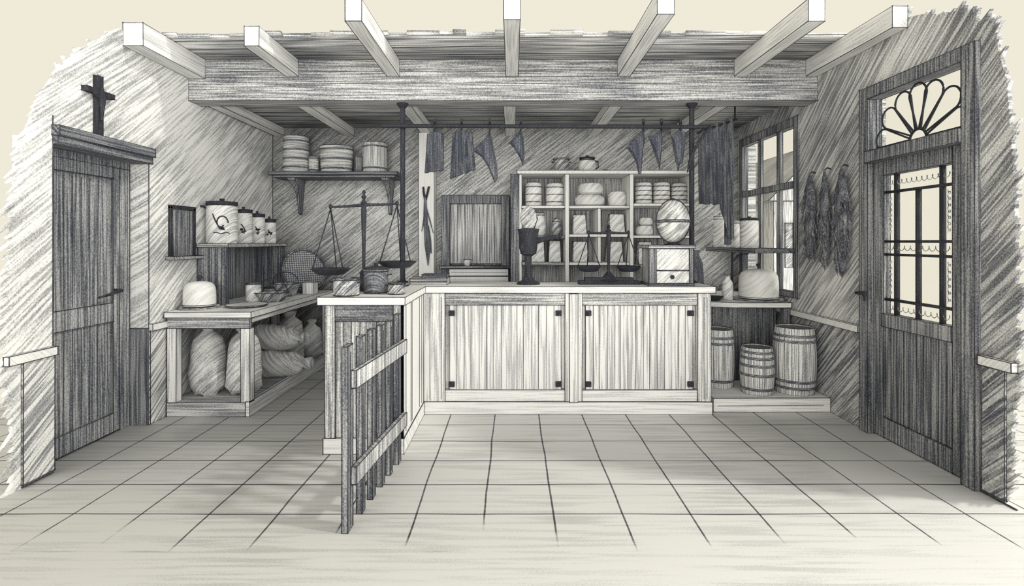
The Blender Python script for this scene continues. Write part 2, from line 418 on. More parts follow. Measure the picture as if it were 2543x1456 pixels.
for k in range(1, 10):
    y = ya + .11 + (yb - ya - .21) * k / 10; m.line((xl + .011, y, .15), (xl + .011, y, .78), .0028)
part('door_leaf', m, 'dark_v', d2, w=True)
gy0, gy1, gz0, gz1 = ya + .11, yb - .10, .87, 1.83
m = MB(); m.box(xl + .022, xl + .026, gy0, gy1, gz0, gz1); part('pane', m, 'glass', d2, w=True, ink=0)
m = MB()
for fy in (.17, .5, .83):
    y = gy0 + (gy1 - gy0) * fy; m.box(xl + .008, xl + .038, y - .009, y + .009, gz0, gz1 if fy != .5 else 1.71)
for z in (1.71, 1.37, 1.28, .97): m.box(xl + .006, xl + .04, gy0, gy1, z - .008, z + .008)
part('glazing_bars', m, 'iron', d2, w=True, ink=0)
m = MB(); xe = xl + .018                                  # scrollwork drawn in the border panes
def scroll(y0_, y1_, z0_, z1_, n):
    P = []
    for i in range(n * 8 + 1):
        t = i / (n * 8); P.append((xe, y0_ + (y1_ - y0_) * t + .010 * math.cos(i * PI / 4), z0_ + (z1_ - z0_) * t + .016 * math.sin(i * PI / 4)))
    m.tube(P, .0025, 4)
scroll(gy0 + .03, gy1 - .03, 1.77, 1.77, 12); scroll(gy0 + .03, gy1 - .03, 1.325, 1.325, 10); scroll(gy0 + .03, gy1 - .03, .915, .915, 11)
scroll(gy0 + .045, gy0 + .045, 1.42, 1.68, 7); scroll(gy1 - .045, gy1 - .045, 1.42, 1.68, 7); scroll(gy0 + .045, gy0 + .045, 1.0, 1.25, 6); scroll(gy1 - .045, gy1 - .045, 1.0, 1.25, 6)
part('etched_scrollwork', m, 'mid', d2, w=True, ink=0)
m = MB(); m.box(xl + .022, xl + .026, ya, yb, 2.01, RZ - fw); part('fanlight_pane', m, 'glass', d2, w=True, ink=0)
m = MB(); cy = (ya + yb) / 2; cz = 2.02; xf_ = xl + .014
m.tube([(xf_, cy + .07 * math.cos(a * PI / 12), cz + .07 * math.sin(a * PI / 12)) for a in range(13)], .008)
def petal(a, L, rc):
    c0 = L - rc; be = math.asin(rc / c0); P = []
    def pt(r, an): return (xf_, cy + r * math.cos(an), max(cz + .012, cz + r * math.sin(an)))
    P.append(pt(.07, a - .10))
    for i in range(13):
        th = a - PI / 2 - be * .2 + (PI + be * .4) * i / 12
        yy = c0 * math.cos(a) + rc * math.cos(th); zz = c0 * math.sin(a) + rc * math.sin(th)
        P.append((xf_, cy + yy, max(cz + .012, cz + zz)))
    P.append(pt(.07, a + .10))
    m.tube(P, .0065, 6)
for a0, L in ((11, .385), (38, .39), (65, .37), (90, .362), (115, .37), (142, .39), (169, .385)):
    petal(math.radians(a0), L, .072)
part('fan_tracery', m, 'iron', d2, w=True, ink=0)
m = MB(); m.tube([(XR - .035, R1 - .05, 1.0), (XR - .09, R1 - .05, 1.0), (XR - .095, R1 - .16, 1.005)], .009); m.tube([(XR - .04, R1 - .05, 1.0), (XR - .06, R1 - .09, .95)], .005)
part('door_handle', m, 'iron', d2, w=True)

# ------------------------------------------------------------------ right window
m = MB(); t_ = .06; xa, xb = XR - .02, XR + .045
m.box(xa, xb, W0, W0 + t_, WZ0, WZ1); m.box(xa, xb, W1 - t_, W1, WZ0, WZ1); m.box(xa, xb, W0 + t_, W1 - t_, WZ1 - .08, WZ1); m.box(xa, xb, W0 + t_, W1 - t_, WZ0, WZ0 + .05)
w1 = struct('window_1', m, 'dark_v', ink=.0035, loc=(XR, (W0 + W1) / 2, WZ0))
m = MB()
for y in (5.03, 5.42): m.box(xa + .01, xa + .04, y - .028, y + .028, WZ0 + .05, WZ1 - .08)
m.box(xa + .005, xa + .045, W0 + t_, W1 - t_, 1.86, 1.92)
part('window_frame', m, 'dark_v', w1, w=True)
m = MB(); m.box(XR + .03, XR + .034, W0 + t_, W1 - t_, WZ0 + .05, WZ1 - .08); part('pane', m, 'glass', w1, w=True, ink=0)
# house across the street, seen faint through the window
hs = thing('house', 'pale gabled house across the street, seen through the right window', 'building', (5.7, 11, -.05))
m = MB(); m.box(4.75, 6.6, 9.5, 12.5, -.05, 2.1); part('house_wall', m, 'house', hs, w=True, ink=.008)
m = MB(); m.prism([(4.6, 9.4, 2.1), (6.75, 9.4, 2.1), (5.7, 9.4, 3.2)], (0, 3.2, 0)); part('roof', m, 'mid_v', hs, w=True, ink=.008)
for x in (4.95, 5.45, 5.95):
    m = MB(); m.box(x, x + .28, 9.47, 9.5, .9, 1.7); m.box(x + .13, x + .15, 9.46, 9.47, .9, 1.7); part('house_window', m, 'mid', hs, w=True, ink=.006)

# ------------------------------------------------------------------ white pillar on back wall
m = MB(); m.box(-1.03, -.86, 5.77, YB, 0, ZB - .09); struct('trim_8', m, 'white', ink=.003)
# forked bundle on pillar
c = thing('hanging_strap', 'dark forked bundle of straps hanging on the white pillar', 'straps', (-.945, 5.755, 1.0))
def L_(px, py, Y=5.75): return (W(px, Y) + .945, 0, Z(py, Y) - 1.0)
m = MB(); m.tube([L_(1056, 500), L_(1052, 478), L_(1051, 464)], [.012, .012, .010]); m.tube([L_(1056, 500), L_(1062, 478), L_(1065, 463)], [.012, .012, .012])
part('hook', m, 'iron', c, ink=0)
m = MB(); m.tube([L_(1056, 490), L_(1056, 530), L_(1058, 570), L_(1062, 610), L_(1063, 660)], [.013, .02, .024, .034, .004])
m.tube([L_(1056, 510), L_(1053, 545), L_(1047, 575)], [.010, .010, .003]); m.tube([L_(1058, 515), L_(1068, 550), L_(1076, 580)], [.008, .007, .003]); m.tube([L_(1062, 560), L_(1067, 600), L_(1071, 630)], [.012, .018, .004])
part('strap', m, 'cloth', c, ink=0)

# ------------------------------------------------------------------ crucifix and niche on left wall
c = thing('crucifix', 'dark crucifix hanging on the left wall above the plank door', 'crucifix', (XL + .02, 3.42, 2.06))
m = MB(); m.box(-.018, .012, -.022, .022, 0, .39); part('upright', m, 'iron', c)
m = MB(); m.box(-.018, .016, -.115, .115, .268, .298); part('crossbar', m, 'iron', c)
m = MB(); m.tube([(.018, 0, .10), (.022, 0, .17), (.024, 0, .23), (.02, 0, .31)], [.009, .014, .02, .012]); m.tube([(.02, -.09, .275), (.022, 0, .235), (.02, .09, .275)], [.006, .011, .006])
part('figure', m, 'iron', c, ink=0)
c = thing('wall_niche', 'small dark rectangular niche with a ledge on the left wall above the work table', 'niche', (XL, 4.31, 1.22))
m = MB()
for a in ((4.14, 4.17, 1.25, 1.65), (4.44, 4.47, 1.25, 1.65), (4.14, 4.47, 1.63, 1.66)): m.box(XL, XL + .018, *a)
part('niche_frame', m, 'iron', c, w=True)
m = MB(); m.box(XL, XL + .012, 4.17, 4.44, 1.25, 1.63); part('niche_back', m, 'dark_v', c, w=True)
m = MB(); m.box(XL, XL + .07, 4.11, 4.50, 1.225, 1.25); part('ledge', m, 'mid_h', c, w=True)

# ------------------------------------------------------------------ main counter
CT, YF = 1.015, 4.14
c = thing('counter_cabinet', 'long panelled counter front with two boarded panels facing the viewer', 'counter', (.45, 4.37, 0))
m = MB(); m.box(-.705, 1.57, YF + .05, 4.58, .09, CT - .05); part('body', m, 'pale_v', c, w=True)
m = MB(); m.box(-.70, 1.585, YF, 4.56, 0, .10); part('plinth', m, 'pale_h', c, w=True)
for k, (a, b_) in enumerate(((-.70, -.53), (.42, .555), (1.47, 1.575))):
    m = MB(); m.box(a, b_, YF + .005, YF + .05, .10, CT - .05)
    if k == 1: m.box(a + .035, b_ - .035, YF - .008, YF + .005, .10, CT - .06)
    else: m.line((a + .05, YF + .003, .12), (a + .05, YF + .003, .93), .0025); m.line((b_ - .03, YF + .003, .12), (b_ - .03, YF + .003, .93), .0025)
    part('pilaster', m, 'pale_v', c, w=True)
for k, (a, b_) in enumerate(((-.53, .42), (.555, 1.47))):
    m = MB(); m.box(a, b_, YF + .012, YF + .05, CT - .15, CT - .05); part('top_rail', m, 'mid_h', c, w=True)
    m = MB(); m.box(a, b_, YF + .012, YF + .05, .10, .19); part('bottom_rail', m, 'pale_h', c, w=True)
    m = MB(); m.box(a + .03, b_ - .03, YF + .03, YF + .05, .19, CT - .15)
    n = 15
    for i in range(1, n):
        x = a + .03 + (b_ - a - .06) * i / n + random.uniform(-.006, .006)
        m.line((x, YF + .029, .195), (x, YF + .029, CT - .155), random.uniform(.0018, .003))
    p = part('panel', m, 'pale_v', c, w=True)
    for x in (a + .05, b_ - .05):
        for z in (.235, .80):
            m = MB(); m.box(x - .022, x + .022, YF + .012, YF + .03, z - .018, z + .018); m.tube([(x, YF + .014, z), (x, YF + .004, z)], .007)
            part('corner_block', m, 'iron', p, w=True, label='small black corner block')
# return cabinet towards the viewer
c = thing('counter_cabinet', 'short cabinet of upright boards standing under the large balance, its end facing the viewer', 'counter', (-.96, 3.95, 0))
m = MB(); m.box(-1.20, -.715, 3.385, 4.58, .10, CT - .05)
for i in range(1, 9):
    x = -1.20 + .485 * i / 9; m.line((x, 3.384, .11), (x, 3.384, .95), .0025)
part('body', m, 'mid_v', c, w=True)
m = MB(); m.box(-.715, -.70, 3.37, 4.135, .10, CT - .05)
for y in (3.45, 3.62, 3.66, 3.95, 4.05): m.line((-.699, y, .12), (-.699, y, .95), .003)
part('side_panel', m, 'white', c, w=True, label='pale side panel')
m = MB(); m.box(-1.215, -.695, 3.365, 4.135, 0, .10); part('plinth', m, 'pale_h', c, w=True)
for a, b_ in ((-1.205, -1.14), (-.765, -.70)):
    m = MB(); m.box(a, b_, 3.37, 3.386, .10, CT - .05); part('corner_post', m, 'mid_v', c, w=True)
m = MB(); m.box(-1.14, -.765, 3.37, 3.386, CT - .16, CT - .05); part('top_rail', m, 'dark_h', c, w=True)
# continuous worktop, L shaped
m = MB(); m.prism([(-1.24, 3.33, CT - .05), (-.68, 3.33, CT - .05), (-.68, 4.11, CT - .05), (1.60, 4.11, CT - .05), (1.60, 4.60, CT - .05), (-1.24, 4.60, CT - .05)], (0, 0, .05))
solo('counter_worktop', m, 'pale_h', 'pale L-shaped worktop lying over the long counter and its return', 'worktop')

# gate of slats
c = thing('slatted_gate', 'open gate of upright slats standing on the floor in front of the return cabinet', 'gate', (-.74, 2.9, 0))
def gx(y): return -.785 + (y - 2.47) * (.085 / .87)
for i, (y, w_, zb_, zt) in enumerate(((2.49, .038, 0, .875), (2.655, .026, 0, .89), (2.80, .026, 0, .90), (2.945, .028, 0, .90), (3.085, .022, 0, .90), (3.24, .034, 0, .92))):
    m = MB(); m.box(gx(y) - .014, gx(y) + .014, y - w_, y + w_, zb_, zt)
    m.line((gx(y) + .015, y, .02), (gx(y) + .015, y, zt - .03), .002); part('slat', m, 'dark_v', c, w=True)
for z in (.25, .71):
    m = MB(); y0_, y1_ = 2.50, 3.30; h_ = .042
    m.hexa([(gx(y0_) + .014, y0_, z - h_), (gx(y0_) + .04, y0_, z - h_), (gx(y1_) + .04, y1_, z - h_), (gx(y1_) + .014, y1_, z - h_),
            (gx(y0_) + .014, y0_, z + h_), (gx(y0_) + .04, y0_, z + h_), (gx(y1_) + .04, y1_, z + h_), (gx(y1_) + .014, y1_, z + h_)])
    part('cross_rail', m, 'mid_v', c, w=True)

# ------------------------------------------------------------------ left work table
TT = .82; TX0, TX1, TY0, TY1 = XL + .015, -2.05, 4.09, 5.93
c = thing('work_table', 'long wooden work table against the left wall with sacks under it', 'table', ((TX0 + TX1) / 2, 5.0, 0))
m = MB(); m.box(TX0, TX1 + .02, TY0 - .02, TY1, TT - .045, TT); part('tabletop', m, 'pale_h', c, w=True)
m = MB(); m.box(TX0 + .01, TX1, TY0, TY0 + .03, TT - .13, TT - .045); part('apron', m, 'mid_h', c, w=True)
m = MB(); m.box(TX1 - .03, TX1, TY0 + .03, TY1, TT - .09, TT - .045); part('apron', m, 'pale_y', c, w=True)
for x in (TX0 + .01, TX1 - .07):
    for y in (TY0, TY1 - .08):
        m = MB(); m.box(x, x + .07, y, y + .07, .11, TT - .045 if y == TY0 and 0 else TT - .13 if y == TY0 else TT - .045)
        part('leg', m, 'pale_v', c, w=True)
m = MB(); m.box(TX0 + .01, TX1 - .03, TY0 - .005, TY1, .0, .11); part('bottom_board', m, 'mid_h', c, w=True)
m = MB(); m.box(TX1 - .03, TX1, TY0 - .005, TY1, .0, .118); part('bottom_rail', m, 'pale_y', c, w=True)

def sack(loc, r, h, label, rot=(0, 0, 0), tie=True, seed=0, name='sack', flat=1.0):
    c = thing(name, label, 'sack', loc, 'sacks under the work table', rot)
    m = MB()
    m.lathe([(0, 0), (r * .75, .0), (r * .98, h * .08), (r * 1.0, h * .3), (r * .95, h * .55), (r * .8, h * .74), (r * .42, h * .83), (r * .25, h * .86)], 30, sx=1, sy=flat)
    bmesh.ops.subdivide_edges(m.bm, edges=m.bm.edges[:], cuts=1, use_grid_fill=True)
    m.lump(r * .16, 9, seed)
    zmin = min(v.co.z for v in m.bm.verts)
    m.xf(Matrix.Translation((0, 0, -zmin)))
    for v in m.bm.verts:
        if v.co.z < .012: v.co.z = 0
    part('sack_body', m, 'sack', c, ink=0)
    if tie:
        m = MB(); m.lathe([(r * .26, h * .84), (r * .30, h * .855), (r * .26, h * .87)], 14, sy=flat); part('tie_string', m, 'iron', c, ink=0)
        m = MB(); m.lathe([(r * .24, h * .85), (r * .36, h * .92), (r * .5, h * 1.0), (r * .3, h * .98), (0, h * .9)], 16, sy=flat); m.lump(r * .12, 18, seed + 3); part('sack_mouth', m, 'sack', c, ink=0)
    else:
        m = MB(); pts_ = [(r * .5 * math.cos(a), 0 - r * .0, h * .80 + .02 * math.sin(3 * a)) for a in [0]]
        m.tube([(-r * .55, -r * .15 * flat, h * .78), (0, -r * .3 * flat, h * .85), (r * .5, -r * .2 * flat, h * .78)], .006); part('seam', m, 'iron', c, ink=0)
    return c
sack((-2.53, 4.36, .11), .135, .60, 'grey sack tied at the neck, left one at the near end under the table', seed=1)
sack((-2.24, 4.38, .11), .135, .58, 'grey tied sack beside the table leg, right one at the near end under the table', seed=4)
sack((-2.40, 4.87, .11 + .115), .13, .52, 'plump sack lying on the bottom board, under another lying sack', rot=(0, PI / 2, .1), seed=7, flat=.95)
for o in [o for o in COL.objects if o.name.startswith('sack')][-4:]: pass
s4 = sack((-2.41, 4.93, .11 + .36), .12, .50, 'lying sack on top of another lying sack under the table', rot=(0, PI / 2, -.12), seed=9, flat=.95)
sack((-2.30, 5.42, .11), .14, .54, 'upright bulging sack deepest under the table', seed=12)
sack((-2.2, 5.75, .11), .11, .40, 'small sack behind the bulging one, at the far end under the table', seed=15)

# rack on the table with four canisters
RX0, RX1, RY0, RY1, RT = XL + .02, -2.45, 4.50, 5.64, 1.35
c = thing('table_rack', 'open boarded rack standing on the work table and carrying the canisters', 'rack', ((RX0 + RX1) / 2, 5.05, TT))
m = MB(); m.box(RX0, RX1 + .02, RY0 - .02, RY1 + .02, RT - .03, RT); part('top_board', m, 'mid_h', c, w=True)
m = MB(); m.box(RX0, RX1, RY0, RY0 + .025, TT, RT - .03)
for i in range(1, 5): m.line((RX0 + i * .05, RY0 - .001, TT + .01), (RX0 + i * .05, RY0 - .001, RT - .04), .0025)
part('side_board', m, 'dark_v', c, w=True)
m = MB(); m.box(RX0, RX1, RY1 - .025, RY1, TT, RT - .03); part('side_board', m, 'dark_v', c, w=True)
m = MB(); m.box(RX0, RX0 + .015, RY0 + .025, RY1 - .025, TT, RT - .03); part('back_board', m, 'dark_v', c, w=True)

def jar(loc, r, h, label, group, mat='stone', lid='iron', deco=None, name='canister', cat='canister', shape='straight', lidh=.03):
    c = thing(name, label, cat, loc, group)
    m = MB()
    if shape == 'straight': pr = [(r * .93, 0), (r * .97, h * .03), (r, h * .1), (r, h * .86), (r * .95, h * .92), (r * .88, h * .94)]
    elif shape == 'bottle': pr = [(r * .9, 0), (r, h * .05), (r, h * .62), (r * .8, h * .74), (r * .5, h * .82), (r * .5, h * .95)]
    else: pr = [(r * .6, 0), (r * .85, h * .12), (r, h * .4), (r * .95, h * .65), (r * .7, h * .86), (r * .68, h * .93)]
    m.lathe(pr, 32); part('jar_body', m, mat, c)
    m = MB(); k = pr[-1][0]; zt = pr[-1][1]
    m.lathe([(k * 1.1, zt), (k * 1.16, zt + lidh * .3), (k * 1.14, zt + lidh), (k * .5, zt + lidh * 1.3), (k * .16, zt + lidh * 1.35), (k * .2, zt + lidh * 1.9), (0, zt + lidh * 2.1)], 28)
    part('lid', m, lid, c)
    if deco:
        m = MB(); a0 = deco[1]
        def on(u, v): a = a0 + u; return ((r + .003) * math.cos(a), (r + .003) * math.sin(a), v * h)
        if deco[0] == 'swirl':
            m.tube([on(.75 * math.cos(t) * (1 - t / 9) * .55, .5 + .2 * math.sin(t) * (1 - t / 9)) for t in [i * .35 for i in range(17)]], .006, 6)
            m.tube([on(-.55, .72), on(-.45, .62), on(-.3, .5), on(-.1, .36), on(.2, .34)], .006, 6)
            m.tube([on(-.5 + i * .1, .26 + .015 * math.sin(i)) for i in range(11)], .004, 6)
            m.lathe([(0, -.012), (.02, 0), (0, .012)], 10, c=on(.05, .38))
        else:
            for i in range(4): m.lathe([(0, -.010), (.016, 0), (0, .010)], 8, c=on(random.uniform(-.3, .3), random.uniform(.35, .55)))
            m.tube([on(-.25, .6), on(0, .5), on(.2, .38), on(.05, .3)], .005, 6)
        part('painted_ornament', m, 'iron', c, ink=0)
    return c
g1 = 'canisters on the table rack'
big = jar((-2.57, 4.64, RT), .125, .36, 'largest stoneware canister with swirl ornament and a thick dark lid, nearest on the rack', g1, deco=('swirl', -1.1))
m = MB(); m.tube([(-.10, -.10, .325), (-.16, -.06, .33), (-.15, .02, .315), (-.12, .05, .28)], .010); part('ear_handle', m, 'iron', big, ink=0)
jar((-2.565, 5.00, RT), .078, .31, 'second largest canister on the rack, just behind the swirl-painted one', g1, deco=('b', -1.1))
jar((-2.56, 5.26, RT), .072, .28, 'third canister from the front on the rack, with a flower blotch', g1, deco=('b', -1.1))
jar((-2.55, 5.50, RT), .068, .235, 'smallest canister at the far end of the rack', g1, deco=('b', -1.1))

# cheese dome on the table
def cloche(loc, r, h, label, food):
    c = thing('cheese_dome', label, 'cheese dome', loc)
    m = MB(); m.lathe([(r * 1.18, .0), (r * 1.28, .012), (r * 1.26, .02), (r * .95, .016), (0, .016)], 36); part('plate', m, 'pale_h', c)
    t = .0035; out = [(r, .021), (r, h * .4), (r * .99, h * .6), (r * .95, h * .76), (r * .86, h * .87), (r * .7, h * .94), (r * .4, h * .985), (0, h)]
    inn = [(a - t if a > t else 0, b_ - (t if b_ > .03 else 0)) for a, b_ in out][::-1]
    m = MB(); m.lathe(out + inn, 48)
    bmesh.ops.remove_doubles(m.bm, verts=m.bm.verts, dist=1e-5); gc = part('glass_cover', m, 'domeglass', c, ink=0)
    m = MB()
    for z_, k in ((.024, 1.0), (h * .02 + .03, 1.0)): m.tube([(r * k * math.cos(a * PI / 18), r * k * math.sin(a * PI / 18), z_) for a in range(37)], .003, 5)
    part('rim', m, 'iron', gc, ink=0)
    m = MB(); m.lathe([(.008, h - .004), (.01, h + .015), (.022, h + .03), (.018, h + .045), (0, h + .05)], 14); part('knob', m, 'iron', c, ink=0)
    return c
cloche((-2.565, 4.30, TT), .12, .225, 'glass cheese dome with a dark knob on the near end of the work table', 'pale cheese under the glass dome on the work table')
m = MB(); m.lathe([(.06, 0), (.16, .012), (.165, .02), (.12, .016), (0, .012)], 32); solo('flat_dish', m, 'stone', 'flat shallow dish on the work table near its front corner', 'dish', loc=(-2.24, 4.42, TT))
jar((-2.36, 4.78, TT), .065, .17, 'squat pale tin with a flat lid in front of the rack', None, lid='mid', name='tin', cat='tin', lidh=.01)
jar((-2.33, 5.02, TT), .055, .11, 'little grey pot between the pale tin and the handled basket', None, mat='mid', name='small_pot', cat='pot', shape='round', lidh=.01)
c = thing('handled_basket', 'low dark basket with a tall hoop handle on the work table', 'basket', (-2.20, 4.80, TT))
m = MB(); m.lathe([(.085, 0), (.10, .01), (.145, .075), (.15, .085), (.138, .085), (.09, .02), (0, .015)], 32); part('basket_bowl', m, 'mid', c)
m = MB(); m.tube([(.145 * math.cos(a), .0 + .0 * a, .08 + .13 * math.sin(a)) for a in [i * PI / 14 for i in range(15)]], .0055, 6); part('handle', m, 'iron', c, ink=0)
c = thing('deep_bowl', 'deep dark bowl with a wire handle behind the hoop-handled basket', 'bowl', (-2.27, 5.25, TT))
m = MB(); m.lathe([(.06, 0), (.10, .03), (.13, .12), (.135, .13), (.12, .13), (.09, .04), (0, .02)], 30); part('bowl_body', m, 'mid', c)
m = MB(); m.tube([(.13 * math.cos(a), 0, .125 + .12 * math.sin(a)) for a in [i * PI / 12 for i in range(13)]], .005, 6); part('handle', m, 'iron', c, ink=0)
# leaning sieve
tilt = math.radians(76)
c = thing('wicker_sieve', 'large round woven sieve leaning on the back wall at the end of the work table', 'sieve', (W(754, 5.62), 5.62, TT + .01), rot=(0, 0, math.radians(44)))
Rm = Matrix.Translation((0, 0, .225)) @ Matrix.Rotation(tilt, 4, 'X') @ Matrix.Rotation(0, 4, 'Z')
m = MB(); m.lathe([(.228, -.02), (.236, -.01), (.236, .03), (.222, .034), (.214, .0)], 44, closed=True); m.xf(Rm); part('hoop', m, 'dark_v', c, ink=.0025)
me_ = MB(); me_.lathe([(0, -.006), (.216, -.006), (.216, .006), (0, .006)], 40); nn = part('woven_mesh', me_, 'wicker', c, ink=0)
nn.matrix_local = Rm
m = MB(); m.box(-.055, .055, -.07, .07, 0, .12); solo('small_box', m, 'pale_v', 'small pale box on the far right corner of the work table', 'box', loc=(-2.12, 5.5, TT))

# ------------------------------------------------------------------ balances
def balance(loc, name, label, beamz, half, tilt_, panz, panr, colr, base, finial, strands):
    c = thing(name, label, 'scale', loc)
    m = MB(); base(m); part('base', m, 'iron', c, ink=0)
    m = MB(); m.lathe([(colr * 1.7, .02), (colr * 1.1, .08), (colr * .8, beamz * .3), (colr * 1.0, beamz * .6), (colr * 1.45, beamz * .93), (colr * 1.2, beamz)], 14); part('column', m, 'iron', c, ink=0)
    m = MB(); m.lathe([(colr * .9, beamz), (colr * 1.8, beamz + .018), (colr * .6, beamz + .04), (colr * 1.4, beamz + .04 + finial * .3), (colr * .5, beamz + .04 + finial * .55), (colr * 1.1, beamz + .04 + finial * .75), (0, beamz + .04 + finial)], 12); part('finial', m, 'iron', c, ink=0)
    m = MB(); m.tube([(-half, 0, beamz - tilt_), (-half * .5, 0, beamz - tilt_ * .5), (0, 0, beamz + .004), (half * .5, 0, beamz + tilt_ * .5), (half, 0, beamz + tilt_)], [colr * .55, colr * .7, colr * .95, colr * .7, colr * .5], 8)
    for s_ in (-1, 1): m.lathe([(0, -.018), (colr * .95, -.006), (colr * .95, .012), (0, .024)], 10, c=(s_ * half, 0, beamz + s_ * tilt_))
    part('balance_beam', m, 'iron', c, ink=0)
    for s_ in (-1, 1):
        pz = panz[0] if s_ < 0 else panz[1]; xx = s_ * half; zt = beamz + s_ * tilt_
        m = MB(); m.lathe([(panr * .45, -.042), (panr * .7, -.036), (panr, 0), (panr * 1.04, .004), (panr * .98, .008), (panr * .68, -.026), (0, -.03)], 30, c=(xx, 0, pz))
        pn = part('pan', m, 'iron', c, ink=0)
        m = MB()
        for a in strands:
            m.tube([(xx, 0, zt - .01), (xx + panr * .92 * math.cos(a), panr * .92 * math.sin(a), pz + .004)], .0045 if panr > .1 else .004, 6)
        part('chains', m, 'iron', pn, ink=0)
    return c
def base1(m): m.lathe([(.075, 0), (.075, .012), (.03, .03), (.022, .06), (.03, .13), (.018, .15)], 20)
balance((-1.07, 3.78, CT), 'balance_scale', 'large dark balance with hanging pans on the return counter', .615, .24, .012, (.155, .205), .135, .014, base1, .075, (-.5, PI + .5, PI / 2))
def base2(m):
    m.box(-.25, .25, -.07, .07, .0, .03); m.lathe([(.10, .03), (.06, .05), (.03, .085), (.018, .10)], 20)
    m.box(-.20, .20, -.05, .05, .03, .055)
balance((.805, 4.36, CT), 'balance_scale', 'smaller dark balance on a flat base in the middle of the long counter', .425, .165, .0, (.145, .145), .10, .014, base2, .03, (0.0, PI, PI / 2))

# pots on return counter
def pot(loc, r, h, label, mat, name='cooking_pot', grp=None, knob=True):
    c = thing(name, label, 'pot', loc, grp)
    m = MB(); m.lathe([(r * .9, 0), (r, h * .06), (r, h * .9), (r * 1.06, h * .93), (r * 1.06, h), (r * .93, h), (r * .93, h * .9), (0, h * .88)], 32); part('pot_body', m, mat, c)
    if knob:
        m = MB(); m.lathe([(r * .98, h), (r * .95, h + .012), (r * .3, h + .022), (.012, h + .024), (.016, h + .04), (0, h + .045)], 24); part('lid', m, 'iron', c)
    for s_ in (-1, 1):
        m = MB(); m.tube([(s_ * r, -.02, h * .75), (s_ * (r + .02), -.02, h * .78), (s_ * (r + .02), .02, h * .78), (s_ * r, .02, h * .75)], .005, 6); part('handle', m, 'iron', c, ink=0)
    return c
pot((-1.085, 3.43, CT), .082, .115, 'grey pot on the return counter below the left pan of the large balance', 'mid', knob=False)
pot((-.935, 3.60, CT), .082, .165, 'tall dark pot in front of the column of the large balance', 'dark_h')
pot((-.775, 3.52, CT), .055, .075, 'little pale-sided pot at the right corner of the return counter', 'mid', knob=False)
# flat boxes
m = MB(); m.box(-.15, .15, -.10, .10, 0, .055); m.line((-.15, -.101, .028), (.15, -.101, .028)); solo('flat_box', m, 'mid_h', 'flat wide box lying on the long counter left of the wall cupboard', 'box', loc=(-.68, 4.36, CT))
m = MB(); m.box(-.10, .10, -.08, .08, 0, .03); solo('flat_box', m, 'dark_h', 'dark smaller flat box lying on top of the flat wide box', 'box', loc=(-.635, 4.36, CT + .055))

# ------------------------------------------------------------------ iron posts and hanging rod
def post(x, label):
    c = thing('iron_post', label, 'post', (x, 4.5, CT), 'posts between counter and beam')
    m = MB(); m.lathe([(.026, 0), (.024, 0.02), (.022, .05), (.022, 1.5), (.03, 1.505), (.045, 1.525), (.05, 1.54)], 14); part('shaft', m, 'iron', c, ink=0)
    m = MB(); m.lathe([(.05, 0), (.045, .012), (.028, .02)], 16); part('foot', m, 'iron', c, ink=0)
post(-.94, 'dark iron post from counter to beam at the left end of the hanging rod'); post(1.545, 'dark iron post from counter to beam right behind the globe-shaped urn')
RZ_ = 2.355
m = MB(); m.tube([(W(947, 4.45), 4.455, RZ_), (W(1765, 4.45), 4.455, RZ_ - .01)], .017, 10); solo('hanging_rod', m, 'iron', 'long dark rod fixed across the two posts under the beam', 'rod', ink=0)
def hookpart(c, zt):
    m = MB(); m.tube([(0, .02, -.03), (0, .026, .01), (0, .012, .03), (0, -.022, .028), (0, -.03, .0), (0, -.018, -.03), (0, -.004, -.05)], .006, 6)
    m.box(-.010, .010, -.010, .012, .02, .06); part('hook', m, 'iron', c, ink=0)
def hang(px, name, label, cat, builder, group):
    c = thing(name, label, cat, (W(px, 4.455), 4.455, RZ_), group); hookpart(c, 0)
    m = MB(); builder(m); part('hung_body', m, 'cloth', c, ink=.0022)
def q(px, py, cx): return ((px - cx) * 4.455 / F, (313 - py) * 4.455 / F)
gh = 'goods hanging from the rod'
hang(1080, 'hanging_cloth', 'dark narrow cloth hanging leftmost on the rod, over the white pillar', 'cloth',
     lambda m: m.sheet(lambda u: -.40 + .02 * u + .0, lambda u: -.045 - .05 * abs(u - .5), lambda v: -.085 + .02 * v, lambda v: .075 - .0 * v, nf=2.5, fold=.014), gh)
hang(1146, 'hanging_cloth', 'dark wide cloth hanging second on the rod, slanting at its hem', 'cloth',
     lambda m: m.sheet(lambda u: -.45 + .08 * u, lambda u: -.045 - .04 * abs(u - .5), lambda v: -.095 + .02 * v, lambda v: .12 - .03 * v, nf=3.5, fold=.014), gh)
def poly(*pts): 
    def f(m, pts=pts): m.bulge(list(pts), .028)
    return f
def K(cx, *pp): return [q(a, b_, cx) for a, b_ in pp]
hang(1216, 'paper_cone', 'large kite-shaped dark cone bag, third on the rod and pointing left', 'cone bag', poly(*K(1216, (1217, 322), (1222, 345), (1228, 380), (1234, 410), (1236, 440), (1229, 455), (1222, 440), (1212, 415), (1196, 390), (1176, 375), (1190, 358), (1206, 342))), gh)
hang(1293, 'paper_cone', 'small dark three-cornered bag, fourth on the rod above the shelving unit', 'cone bag', poly(*K(1293, (1294, 322), (1299, 340), (1302, 370), (1302, 392), (1299, 412), (1290, 390), (1278, 370), (1264, 355), (1276, 342), (1286, 332))), gh)
hang(1598, 'paper_cone', 'broad dark cone bag with a ragged left corner, first right of centre on the rod', 'cone bag', poly(*K(1598, (1598, 322), (1602, 345), (1596, 375), (1594, 405), (1592, 432), (1585, 432), (1580, 405), (1570, 385), (1556, 368), (1566, 352), (1584, 336))), gh)
